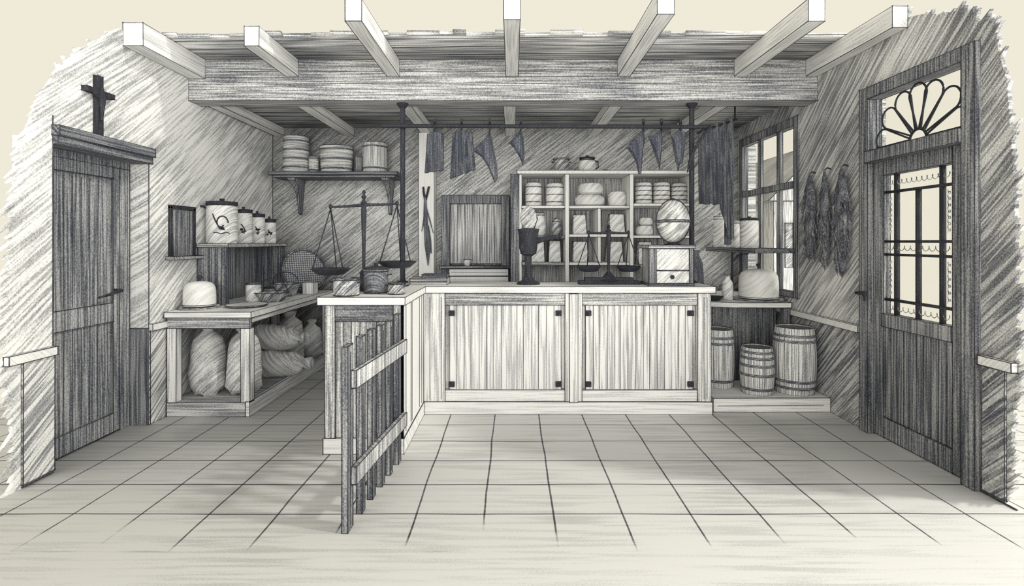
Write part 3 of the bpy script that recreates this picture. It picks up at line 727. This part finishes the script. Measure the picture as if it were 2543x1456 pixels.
hang(1643, 'paper_cone', 'slim pointed cone bag, middle one of the three right of centre on the rod', 'cone bag', poly(*K(1643, (1643, 322), (1645, 345), (1642, 380), (1638, 420), (1630, 395), (1620, 365), (1610, 340), (1626, 336))), gh)
hang(1690, 'paper_cone', 'double-pointed cone bag hanging nearest to the right post', 'cone bag', poly(*K(1690, (1690, 320), (1703, 330), (1700, 365), (1695, 405), (1688, 410), (1684, 425), (1679, 405), (1674, 380), (1667, 340), (1678, 332))), gh)
# curved strap by right post
m = MB(); m.tube([(W(1762, 4.45), 4.43, RZ_ - .015), (W(1745, 4.45), 4.41, Z(335, 4.45)), (W(1722, 4.45), 4.41, Z(370, 4.45)), (W(1708, 4.45), 4.41, Z(405, 4.45)), (W(1703, 4.45), 4.41, Z(430, 4.45)), (W(1716, 4.45), 4.42, Z(422, 4.45)), (W(1734, 4.45), 4.43, Z(402, 4.45))], [.012, .012, .014, .012, .006, .005, .004])
solo('sickle', m, 'iron', 'dark curved sickle-like hook hanging from the right end of the rod', 'hook', ink=0)
# curtain
c = thing('curtain', 'tall dark folded curtain hanging at the far side of the right window', 'curtain', (2.03, 5.0, 1.35))
def cz_(py): return Z(py, 5.0) - 1.35
m = MB(); m.sheet(lambda u: cz_(508) - .33 / (1 + math.exp(-(u - .72) * 26)) + .006 * math.sin(u * 25), lambda u: cz_(330) + .17 * u, lambda v: -.245, lambda v: .09, nf=5, fold=.022, nx=60, nz=16); part('drape', m, 'cloth', c, ink=0)
m = MB(); m.sheet(lambda u: cz_(608), lambda u: cz_(300), lambda v: .02, lambda v: .085, nf=1, fold=.012, y=.05); part('drape', m, 'cloth', c, ink=0)
m = MB(); m.tube([(-.26, 0, cz_(330)), (.12, 0, cz_(296))], .012); m.tube([(.1, 0, cz_(298)), (.1, 0, 1.31)], .008); part('curtain_rod', m, 'iron', c, ink=0)

# ------------------------------------------------------------------ wall cupboard on the back wall
yc = 5.83
def bx(m, a, b_, t, u, y0_=yc, y1_=YB, Yr=None): Yr = Yr or y0_; return m.box(W(a, Yr), W(b_, Yr), y0_, y1_, Z(u, Yr), Z(t, Yr))
c = thing('wall_cupboard', 'dark wall cupboard with a framed plank door above white drawers', 'cupboard', (W(1180, yc), 5.89, .6))
m = MB(); bx(m, 1097, 1117, 485, 660); bx(m, 1246, 1265, 485, 660); bx(m, 1117, 1246, 485, 506); part('frame', m, 'dark_v', c, w=True)
m = MB(); bx(m, 1117, 1246, 506, 655, 5.86, 5.90, Yr=yc)
for i in range(1, 7): x = W(1117 + 129 * i / 7, yc); m.line((x, 5.858, Z(650, yc)), (x, 5.858, Z(512, yc)), .0025)
part('door', m, 'mid_v', c, w=True)
m = MB(); m.box(W(1097, yc) - .01, W(1265, yc) + .01, 5.74, YB, 1.075, 1.10); part('ledge', m, 'dark_h', c, w=True)
m = MB(); m.box(W(1097, yc), W(1265, yc), 5.80, YB, .60, 1.075); part('lower_case', m, 'dark_v', c, w=True)
for z in (.99, .905, .82, .735):
    m = MB(); m.box(W(1116, 5.79), W(1262, 5.79), 5.775, 5.80, z, z + .078); m.line((W(1120, 5.79), 5.774, z + .04), (W(1258, 5.79), 5.774, z + .038), .002)
    part('drawer', m, 'white', c, w=True)
m = MB(); m.lathe([(.02, 0), (.035, .02), (.042, .07), (.036, .07), (.025, .02), (0, .012)], 18); solo('small_cup', m, 'stone', 'tiny pale cup on the ledge of the wall cupboard', 'cup', loc=(W(1160, 5.79), 5.80, 1.10))

# ------------------------------------------------------------------ shelving unit behind the counter
SY0, SY1 = 5.55, 5.93; ZT = Z(424, SY0)
c = thing('shelving_unit', 'tall white shelving unit with pigeonholes behind the long counter', 'shelves', (W(1500, SY0), 5.74, 0))
def sx(px): return W(px, SY0)
def sz(py): return Z(py, SY0)
m = MB(); m.box(sx(1284), sx(1722), SY0 - .02, SY1, sz(433), ZT); part('top_board', m, 'white', c, w=True)
m = MB(); m.box(sx(1268), sx(1289), SY0, SY1, 0, sz(433)); part('side_board', m, 'dark_v', c, w=True, label='dark side board')
m = MB(); m.box(sx(1715), sx(1722), SY0, SY1, 0, sz(433)); part('side_board', m, 'white', c, w=True)
m = MB(); m.box(sx(1289), sx(1296), SY0 + .005, SY1, 0, sz(433)); part('upright', m, 'white', c, w=True)
for a in (1403, 1563):
    m = MB(); m.box(sx(a), sx(a + 10), SY0 - .005, SY1, 0, sz(433)); part('upright', m, 'white', c, w=True)
m = MB(); m.box(sx(1296), sx(1715), SY1 - .015, SY1, 0, sz(433)); part('back_board', m, 'mid_v', c, w=True)
for a, b_, py, mm in ((1296, 1403, 511, 'white'), (1296, 1403, 586, 'dark_h'), (1296, 1403, 652, 'mid_h'), (1413, 1563, 511, 'pale_h'), (1413, 1563, 582, 'white'), (1413, 1563, 652, 'white'),
                  (1573, 1715, 505, 'white'), (1573, 1715, 585, 'white'), (1573, 1715, 658, 'mid_h')):
    m = MB(); m.box(sx(a), sx(b_), SY0, SY1 - .015, sz(py + 7), sz(py)); part('shelf', m, mm, c, w=True)
for py0, py1 in ((518, 582), (589, 652)):
    m = MB(); m.box(sx(1484), sx(1492), SY0, SY1 - .015, sz(py1), sz(py0)); part('divider', m, 'white', c, w=True)
m = MB()
# stock in the unit
g2 = 'stock on the shelving unit'
def stack_tin(px, w_, py0, py1, label, Y=5.70, bands=3, mat='bread', name='wrapped_tin', cat='tin', group=g2):
    c = thing(name, label, cat, (W(px, Y), Y, Zs[py1] if py1 in Zs else Z(py1, Y)), group)
    r = w_ * Y / F / 2; h = (py1 - py0) * Y / F
    m = MB(); m.lathe([(r * .9, 0), (r, h * .06), (r * 1.02, h * .45), (r, h * .85), (r * .8, h * .95), (0, h * .97)], 26); part('tin_body', m, mat, c)
    m = MB()
    for k in range(bands):
        z = h * (.15 + .6 * k / max(1, bands - 1)); m.lathe([(r * 1.0, z), (r * 1.06, z + .004), (r * 1.06, z + .010), (r * 1.0, z + .014)], 26)
    part('band', m, 'mid', c, ink=.0015)
Zs = {'a': sz(511), 'b': sz(505)}
def put(px, w_, h_px, shelf_py, *a, **k):
    Y = 5.70; Zs[shelf_py] = sz(shelf_py); stack_tin(px, w_, shelf_py - h_px, shelf_py, *a, Y=Y, **k); 
put(1325, 40, 62, 511, 'pale banded tin, left of the two in the top left compartment')
put(1378, 44, 60, 511, 'pale banded tin, right of the two in the top left compartment')
put(1598, 40, 56, 505, 'banded tin, left of three in the top right compartment', bands=4)
put(1643, 40, 56, 505, 'banded tin, middle of three in the top right compartment', bands=4)
put(1686, 38, 54, 505, 'banded tin, right of three in the top right compartment', bands=4)
def cheese(px, w_, h_px, z, label, Y=5.72, grp=g2):
    r = w_ * Y / F / 2; h = h_px * Y / F
    m = MB(); m.lathe([(0, 0), (r * .75, 0), (r * .95, h * .15), (r, h * .45), (r * .97, h * .75), (r * .8, h * .97), (r * .4, h * 1.04), (0, h * 1.05)], 28); m.lump(r * .04, 14, px)
    zm = min(v.co.z for v in m.bm.verts); m.xf(Matrix.Translation((0, 0, -zm)))
    solo('cheese', m, 'bread', label, 'cheese', grp, loc=(W(px, Y), Y, z), ink=0); return h
h1 = cheese(1464, 74, 28, sz(511), 'thick pale cheese wheel lying on the top middle shelf, under another')
cheese(1467, 62, 27, sz(511) + h1 * 1.06, 'pale cheese wheel on top of the thicker one')
cheese(1533, 46, 36, sz(511), 'round pale cheese standing alone on the top middle shelf')
cheese(1600, 42, 24, sz(585), 'pale loaf-like lump under another in the second right compartment')
cheese(1604, 32, 18, sz(585) + .113, 'small pale lump on top of the loaf-like one in the second right compartment')
jar((W(1340, 5.7), 5.70, sz(586)), .07, .24, 'pale round jug in the second left compartment', g2, mat='stone', lid='mid', name='jug', cat='jug', shape='round')
jar((W(1382, 5.7), 5.72, sz(586)), .055, .17, 'grey pot beside the pale round jug in the left compartment', g2, mat='mid', lid='mid', name='storage_pot', cat='pot', shape='round')
for px, w_, py, hh, lab in ((1335, 34, 652, 50, 'pale packet standing left on the third left shelf'), (1377, 30, 652, 52, 'pale packet standing right on the third left shelf'),
                            (1438, 34, 582, 48, 'pale packet in the left middle pigeonhole'), (1530, 40, 582, 50, 'pale packet in the right middle pigeonhole'),
                            (1440, 38, 652, 50, 'pale packet in the lower left pigeonhole behind the balance'), (1525, 40, 652, 50, 'pale packet in the lower right pigeonhole behind the balance'),
                            (1600, 36, 658, 55, 'pale packet on the third right shelf')):
    Y = 5.72; r = w_ * Y / F / 2; h = hh * Y / F
    m = MB(); m.hexa([(-r, -.07, 0), (r, -.07, 0), (r, .07, 0), (-r, .07, 0), (-r * .85, -.02, h), (r * .9, -.02, h), (r * .9, .03, h), (-r * .85, .03, h)])
    solo('paper_packet', m, 'stone', lab, 'packet', 'packets on the shelving unit', loc=(W(px, Y), Y, sz(py)))
# on top of the unit
pot((W(1394, 5.72), 5.72, ZT), .085, .15, 'squat dark pot on top of the shelving unit', 'mid', name='storage_pot', knob=False)
c = thing('kettle', 'pale round kettle with a dark lid on top of the shelving unit', 'kettle', (W(1458, 5.72), 5.72, ZT))
m = MB(); m.lathe([(.06, 0), (.09, .03), (.10, .08), (.085, .13), (.055, .15)], 26); part('kettle_body', m, 'stone', c, ink=.004)
m = MB(); m.lathe([(.085, .15), (.085, .162), (.02, .17), (.015, .185), (0, .19)], 20); part('lid', m, 'iron', c)
m = MB(); m.tube([(.085, 0, .13), (.12, 0, .12), (.125, 0, .06), (.09, 0, .04)], .007, 6); part('handle', m, 'iron', c, ink=0)
m = MB(); m.lathe([(.035, 0), (.035, .012), (.02, .02), (0, .022)], 16); solo('lid', m, 'iron', 'loose small lid lying on top of the shelving unit', 'lid', loc=(W(1505, 5.6), 5.62, ZT))
# upper row also under the lower shelves: dark stools
for px, lab in ((1337, 'little dark footstool left on the bottom shelf behind the grinder'), (1383, 'little dark footstool right on the bottom shelf behind the grinder')):
    pass

# ------------------------------------------------------------------ coffee mill on pedestal
c = thing('coffee_mill', 'dark pedestal coffee mill with a pale bowl on top standing on the long counter', 'coffee mill', (W(1312, 4.34), 4.34, CT))
m = MB(); m.lathe([(.095, 0), (.095, .012), (.055, .035), (.035, .07), (.032, .10)], 24); part('base', m, 'iron', c)
m = MB(); m.lathe([(.03, .09), (.026, .16), (.03, .24)], 16); part('column', m, 'iron', c)
m = MB(); m.lathe([(.035, .235), (.065, .255), (.075, .30), (.078, .40), (.085, .43), (.09, .455), (.05, .465)], 24); part('mill_body', m, 'iron', c)
m = MB(); m.lathe([(.035, .465), (.055, .49), (.070, .53), (.066, .58), (.05, .62), (.02, .645), (0, .648)], 24); part('bowl', m, 'urn', c, ink=.0035, label='pale glass bowl')
m = MB(); m.tube([(.07, 0, .36), (.13, -.01, .375), (.20, -.02, .39), (.26, -.02, .40)], [.024, .018, .012, .008]); m.tube([(.26, -.02, .385), (.262, -.02, .42)], .012); part('crank_arm', m, 'iron', c)
m = MB(); m.tube([(.05, 0, .46), (.06, .0, .50), (.075, 0, .545), (.05, 0, .60)], .005); part('bracket', m, 'iron', c, ink=0)

# ------------------------------------------------------------------ drawer box and globe urn
BY0, BY1 = 4.18, 4.44
c = thing('drawer_box', 'wooden box with a bottom drawer and round knob on the right of the long counter', 'box', (W(1668, BY0), 4.31, CT))
bl, br = W(1612, BY0), W(1722, BY0)
m = MB(); m.box(bl + .01, br - .01, BY0 + .02, BY1, CT + .015, CT + .30); part('body', m, 'mid_v', c, w=True)
m = MB(); m.box(bl, bl + .06, BY0, BY0 + .03, CT, CT + .315); part('corner_post', m, 'dark_v', c, w=True)
m = MB(); m.box(br - .03, br, BY0, BY0 + .03, CT, CT + .315); part('corner_post', m, 'dark_v', c, w=True)
m = MB(); m.box(bl - .01, br + .012, BY0 - .01, BY1 + .01, CT + .30, CT + .325); part('lid', m, 'mid_h', c, w=True)
m = MB(); m.box(bl - .005, br + .005, BY0 - .005, BY1, CT, CT + .018); part('base_board', m, 'dark_h', c, w=True)
m = MB(); m.box(bl + .06, br - .03, BY0 + .012, BY0 + .03, CT + .125, CT + .295); part('front_panel', m, 'stone', c, w=True)
m = MB(); m.box(bl + .06, br - .03, BY0 + .008, BY0 + .03, CT + .02, CT + .118); dr = part('drawer', m, 'stone', c, w=True)
m = MB(); m.lathe([(.008, 0), (.018, .008), (.014, .02), (0, .024)], 14, axis='y'); m.xf(Matrix.Rotation(PI, 4, 'Z')); m.xf(Matrix.Translation(((bl + br) / 2 + .01, BY0 + .01, CT + .07))); part('knob', m, 'iron', dr, w=True, ink=0)
ut = CT + .325; ur = .135
c = thing('globe_urn', 'pale globe-shaped urn girdled by dark bands, standing on the drawer box', 'urn', (W(1670, 4.31), 4.31, ut))
m = MB(); m.lathe([(.06, 0), (.065, .008), (.035, .022)], 24); part('foot', m, 'iron', c)
m = MB(); m.lathe([(ur * math.sin(t) * (1 if t < PI / 2 else (.94 + .06 * math.cos((t - PI / 2) * 2))), .195 - .177 * math.cos(PI - t) * -1 if 0 else .195 + .177 * math.cos(t)) for t in [PI - i * PI / 20 for i in range(21)]], 36)
part('globe', m, 'urn', c, ink=0)
m = MB(); m.lathe([(ur * 1.0, .185), (ur * 1.05, .188), (ur * 1.05, .202), (ur * 1.0, .205)], 40, closed=True); m.lathe([(0, -.014), (.016, 0), (0, .014)], 10, c=(-ur * 1.08, 0, .195)); part('belt', m, 'dark_h', c, ink=.002)
m = MB(); m.tube([(1.03 * ur * math.sin(t), -.01, .195 + .18 * math.cos(t)) for t in [.0 + i * PI / 24 for i in range(24)]], .006, 6); m.tube([(-1.02 * ur * math.sin(t), -.01, .195 + .18 * math.cos(t)) for t in [.0 + i * PI / 24 for i in range(24)]], .004, 6); part('hoop', m, 'iron', c, ink=0)
m = MB(); m.lathe([(.03, .368), (.024, .38), (.01, .386), (0, .388)], 12); part('cap', m, 'iron', c, ink=0)

# ------------------------------------------------------------------ barrel shelf, upper left on the back wall
HZ = 2.125
c = thing('wall_shelf', 'long dark bracket shelf on the back wall carrying wooden tubs', 'shelf', (W(826, 5.65), 5.80, HZ - .04))
m = MB(); m.box(W(668, 5.65), W(987, 5.65), 5.63, YB, HZ - .035, HZ); m.box(W(676, 5.65), W(980, 5.65), 5.66, YB, HZ - .06, HZ - .035); part('shelf_board', m, 'dark_h', c, w=True)
for px in (730, 960):
    x = W(px, 5.75); m = MB()
    prof_ = [(5.94, HZ - .06), (5.68, HZ - .06), (5.69, HZ - .09), (5.78, HZ - .13), (5.85, HZ - .22), (5.88, HZ - .33), (5.90, HZ - .44), (5.94, HZ - .45)]
    m.prism([(x - .025, y, z) for y, z in prof_], (.05, 0, 0))
    for v in m.bm.verts: v.co.x = x + (v.co.x - x) * (.45 + 1.3 * max(0, 1 - (HZ - .06 - v.co.z) / .22) ** 1.5)
    part('bracket', m, 'dark_v', c, w=True)
def tub(px, w_, h_px, label, Y=5.79, hoops=3, mat='tub', flare=1.06, sy=1.0, lidded=False, name='wooden_tub', grp='tubs on the bracket shelf', z=HZ, cat='tub'):
    r = w_ * Y / F / 2; h = h_px * Y / F; c = thing(name, label, cat, (W(px, Y), Y, z), grp)
    r0 = r / flare if flare > 1 else r; r1 = r if flare > 1 else r * flare
    m = MB(); m.lathe([(r0, 0), ((r0 + r1) / 2 * 1.01, h * .5), (r1, h), (r1 * .92, h), (r1 * .9, h * .9), (0, h * .88)], 30, sy=sy)
    n = 22
    part('staves', m, mat, c)
    for k in range(hoops):
        f = .12 + .72 * k / max(1, hoops - 1); rr = r0 + (r1 - r0) * f
        m = MB(); m.lathe([(rr * 1.0, h * f), (rr * 1.045, h * f + .003), (rr * 1.05, h * f + .018), (rr * 1.0, h * f + .02)], 30, sy=sy); part('hoop', m, 'dark_h', c, ink=0)
tub(736, 62, 90, 'tall pale wooden tub with four hoops at the left end of the bracket shelf', hoops=4, flare=.94, Y=5.80)
tub(779, 24, 40, 'little tub squeezed between the tall tub and the wide tub', hoops=2, Y=5.78)
tub(836, 82, 66, 'widest low tub in the middle of the bracket shelf', hoops=3, flare=1.1, Y=5.80, sy=.75)
tub(890, 20, 38, 'small dark pot between the wide tub and the striped keg', hoops=1, Y=5.76, mat='dark_v')
tub(931, 58, 74, 'keg with bold upright staves at the right end of the bracket shelf', hoops=2, mat='barrel', flare=1.0, Y=5.80)

# ------------------------------------------------------------------ corner bench, platform, barrels
m = MB(); m.box(1.615, XR - .015, 4.20, 4.74, 0, .112); m.line((1.65, 4.199, .05), (2.5, 4.199, .055), .0025)
solo('low_platform', m, 'pale_h', 'low wooden platform on the floor carrying the barrels right of the counter', 'platform')
def barrel(loc, r, h, label, hoops):
    c = thing('barrel', label, 'barrel', loc, 'barrels on the low platform')
    def rr(f): return r * (1 - .12 * (2 * f - 1) ** 2)
    m = MB(); pr = [(rr(i / 8), h * i / 8) for i in range(9)]; m.lathe(pr + [(rr(1) * .9, h), (rr(1) * .88, h - .025), (0, h - .025)], 34)
    for k in range(20):
        a = 2 * PI * k / 20; P = [((rr(i / 4) + .0005) * math.cos(a), (rr(i / 4) + .0005) * math.sin(a), h * i / 4) for i in range(5)]; m.tube(P, .0022, 3, 1)
    part('staves', m, 'barrel', c)
    for f in hoops:
        m = MB(); m.lathe([(rr(f) * .99, h * f - .012), (rr(f) * 1.03, h * f - .011), (rr(f + .02) * 1.03, h * f + .011), (rr(f + .02) * .99, h * f + .012)], 34); part('hoop', m, 'dark_h', c, ink=0)
    m = MB(); m.lathe([(rr(1) * .88, h - .024), (rr(1) * .88, h - .012), (0, h - .012)], 26); part('head', m, 'dark_h', c)
P_ = .112
barrel((2.372, 4.40, P_), .168, .545, 'largest barrel, standing against the right wall', (.1, .2, .8, .88))
barrel((2.045, 4.37, P_), .135, .385, 'smallest barrel, in front between two taller ones', (.12, .42, .62, .78, .9))
barrel((1.80, 4.58, P_), .14, .50, 'tall barrel half hidden behind the end of the long counter', (.12, .76, .86))
# bench
BT = .815
c = thing('corner_bench', 'bench under the right window behind the barrels, with the glass dome on it', 'bench', (2.09, 5.3, 0))
m = MB(); m.prism([(1.97, 5.9, BT - .045), (1.97, 5.5, BT - .045), (1.62, 5.5, BT - .045), (1.62, 5.0, BT - .045), (1.78, 4.82, BT - .045), (2.05, 4.74, BT - .045), (XR - .04, 4.74, BT - .045), (XR - .04, 5.9, BT - .045)], (0, 0, .045)); part('bench_top', m, 'pale_h', c, w=True)
m = MB(); m.box(1.66, XR - .04, 5.02, 5.06, 0, BT - .045); part('front_board', m, 'dark_v', c, w=True)
m = MB(); m.box(XR - .10, XR - .04, 4.76, 4.82, 0, BT - .045); part('leg', m, 'dark_v', c, w=True)
cloche((2.33, 4.95, BT), .175, .30, 'large pale glass dome on the bench under the right window', 'large pale cheese under the glass dome by the right window')
jar((2.05, 4.98, BT), .05, .24, 'pale bottle left of the large glass dome on the bench', None, mat='stone', lid='mid', name='bottle', cat='bottle', shape='bottle', lidh=.015)
c = thing('hand_pan', 'small dark shallow pan on the bench beside the pale bottle', 'pan', (1.90, 4.93, BT))
m = MB(); m.lathe([(.05, 0), (.085, .035), (.09, .04), (.078, .038), (.045, .008), (0, .006)], 24); part('pan_bowl', m, 'iron', c, ink=0)
m = MB(); m.tube([(-.08, 0, .035), (-.12, .0, .06)], .006); part('handle', m, 'iron', c, ink=0)
m = MB(); m.lathe([(.05, 0), (.07, .03), (.075, .2), (.06, .34), (.03, .42), (.045, .46), (.0, .44)], 20, sy=.7); m.lump(.012, 9, 3)
zm = min(v.co.z for v in m.bm.verts); m.xf(Matrix.Translation((0, 0, -zm)))
solo('dark_bag', m, 'cloth', 'narrow dark bag standing on the bench behind the right end of the counter', 'bag', loc=(1.80, 5.12, BT), ink=0)
# window shelf
c = thing('window_shelf', 'dark shelf board crossing the lower part of the right window', 'shelf', (2.38, 5.3, 1.26))
m = MB(); m.box(2.19, XR - .03, 4.72, 5.9, 1.265, 1.305); part('shelf_board', m, 'dark_y', c, w=True)
m = MB(); m.tube([(2.23, 5.30, BT), (2.23, 5.30, 1.265)], .011); m.tube([(2.23, 5.30, 1.16), (2.27, 5.24, 1.235), (2.34, 5.18, 1.25)], .006); part('support_rod', m, 'iron', c, w=True, ink=0)
g3 = 'jars on the window shelf'
jar((2.30, 5.78, 1.305), .072, .33, 'tall pale jar at the left end of the window shelf', g3, lid='stone')
jar((2.30, 5.45, 1.305), .065, .27, 'pale jar in the middle of the window shelf', g3, lid='mid')
jar((2.32, 5.12, 1.305), .085, .29, 'widest jar with a flat dark lid on the window shelf', g3, lid='iron', lidh=.018)

# bundles hanging on the right wall
def bundle(y, z0_, z1_, wd, label, seed, leaf):
    c = thing('herb_bundle', label, 'dried bundle', (XR, y, z1_), 'bundles hanging on the right wall')
    m = MB(); m.tube([(0, 0, .0), (-.03, 0, .01), (-.05, 0, -.01)], .006, 6); part('nail', m, 'iron', c, ink=0)
    m = MB(); h = z1_ - z0_
    R_ = random.Random(seed)
    m.lathe([(0, -h), (wd * .35, -h * .93), (wd * .5, -h * .7), (wd * .6, -h * .45), (wd * .55, -h * .25), (wd * .3, -h * .1), (.01, 0)], 18, c=(-.05, 0, 0), sx=.5)
    for k in range(leaf):
        f = R_.random(); a = R_.uniform(0, 2 * PI); rw = wd * (.55 * math.sin(min(1, f * 1.3) * PI * .8) + .15)
        bx_ = (-.05 + .4 * rw * math.cos(a), rw * math.sin(a), -h * f * .85 - .02)
        m.tube([bx_, (bx_[0] - .012 * abs(math.cos(a)), bx_[1] * 1.25, bx_[2] - .05), (bx_[0], bx_[1] * 1.3, bx_[2] - .10)], [.004, .009, .002], 5)
    for v in m.bm.verts:
        if v.co.x > -.006: v.co.x = -.006
    part('stems', m, 'herb', c, ink=0)
bundle(4.43, Z(650, 4.43), Z(430, 4.43), .12, 'long dark bundle hanging next to the window on the right wall', 1, 60)
bundle(4.22, Z(672, 4.22), Z(420, 4.22), .09, 'slender dark bundle in the middle of the three on the right wall', 2, 50)
bundle(4.00, Z(690, 4.00), Z(412, 4.0), .12, 'bushiest dark bundle hanging nearest to the glazed door', 3, 90)

# ------------------------------------------------------------------ light, sky, camera
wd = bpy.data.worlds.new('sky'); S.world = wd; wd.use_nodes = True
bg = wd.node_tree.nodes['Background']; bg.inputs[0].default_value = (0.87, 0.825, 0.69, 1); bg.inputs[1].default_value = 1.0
wn = wd.node_tree; tc = nd(wn, 'ShaderNodeTexCoord'); sp = nd(wn, 'ShaderNodeSeparateXYZ'); wn.links.new(tc.outputs['Generated'], sp.inputs[0])
# low glow added to the sky behind the viewer to brighten the room, calm sky elsewhere
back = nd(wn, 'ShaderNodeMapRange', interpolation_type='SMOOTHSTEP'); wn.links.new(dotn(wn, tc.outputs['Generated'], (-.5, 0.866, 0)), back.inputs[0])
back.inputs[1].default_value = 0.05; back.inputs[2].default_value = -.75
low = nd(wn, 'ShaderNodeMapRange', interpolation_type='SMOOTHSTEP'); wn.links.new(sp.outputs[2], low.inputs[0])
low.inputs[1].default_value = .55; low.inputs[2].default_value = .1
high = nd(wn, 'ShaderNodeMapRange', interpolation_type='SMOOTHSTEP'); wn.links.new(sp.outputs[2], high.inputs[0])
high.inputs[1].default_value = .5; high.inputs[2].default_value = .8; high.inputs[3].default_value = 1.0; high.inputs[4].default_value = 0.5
st_ = mth(wn, 'ADD', mth(wn, 'MULTIPLY', mth(wn, 'MULTIPLY', back.outputs[0], low.outputs[0]), FILL_GLOW), high.outputs[0])
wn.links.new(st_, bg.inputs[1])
cm = nd(wn, 'ShaderNodeMix', data_type='RGBA'); wn.links.new(back.outputs[0], cm.inputs['Factor'])
cm.inputs['A'].default_value = (0.87, 0.825, 0.69, 1); cm.inputs['B'].default_value = (0.84, 0.825, 0.775, 1)
wn.links.new(cm.outputs['Result'], bg.inputs[0])
sun = bpy.data.lights.new('sun', 'SUN'); sun.energy = 1.25; sun.angle = math.radians(4); sun.color = (1, .97, .86)
so = bpy.data.objects.new('sun', sun); COL.objects.link(so)
so.rotation_euler = Vector((1, -.25, .92)).to_track_quat('Z', 'Y').to_euler(); so.location = (5, -2, 5)
cam = bpy.data.cameras.new('camera'); co = bpy.data.objects.new('camera', cam); COL.objects.link(co)
co.location = (0, 0, H); co.rotation_euler = (PI / 2, 0, 0)
cam.sensor_width = 36; cam.lens = 36 * F / 2543; cam.shift_y = -128 / 2543; cam.clip_start = .05
S.camera = co
S.view_settings.view_transform = 'Standard'; S.view_settings.look = 'None'; S.view_settings.gamma = 1; S.view_settings.exposure = 0.0
S.view_settings.use_curve_mapping = False
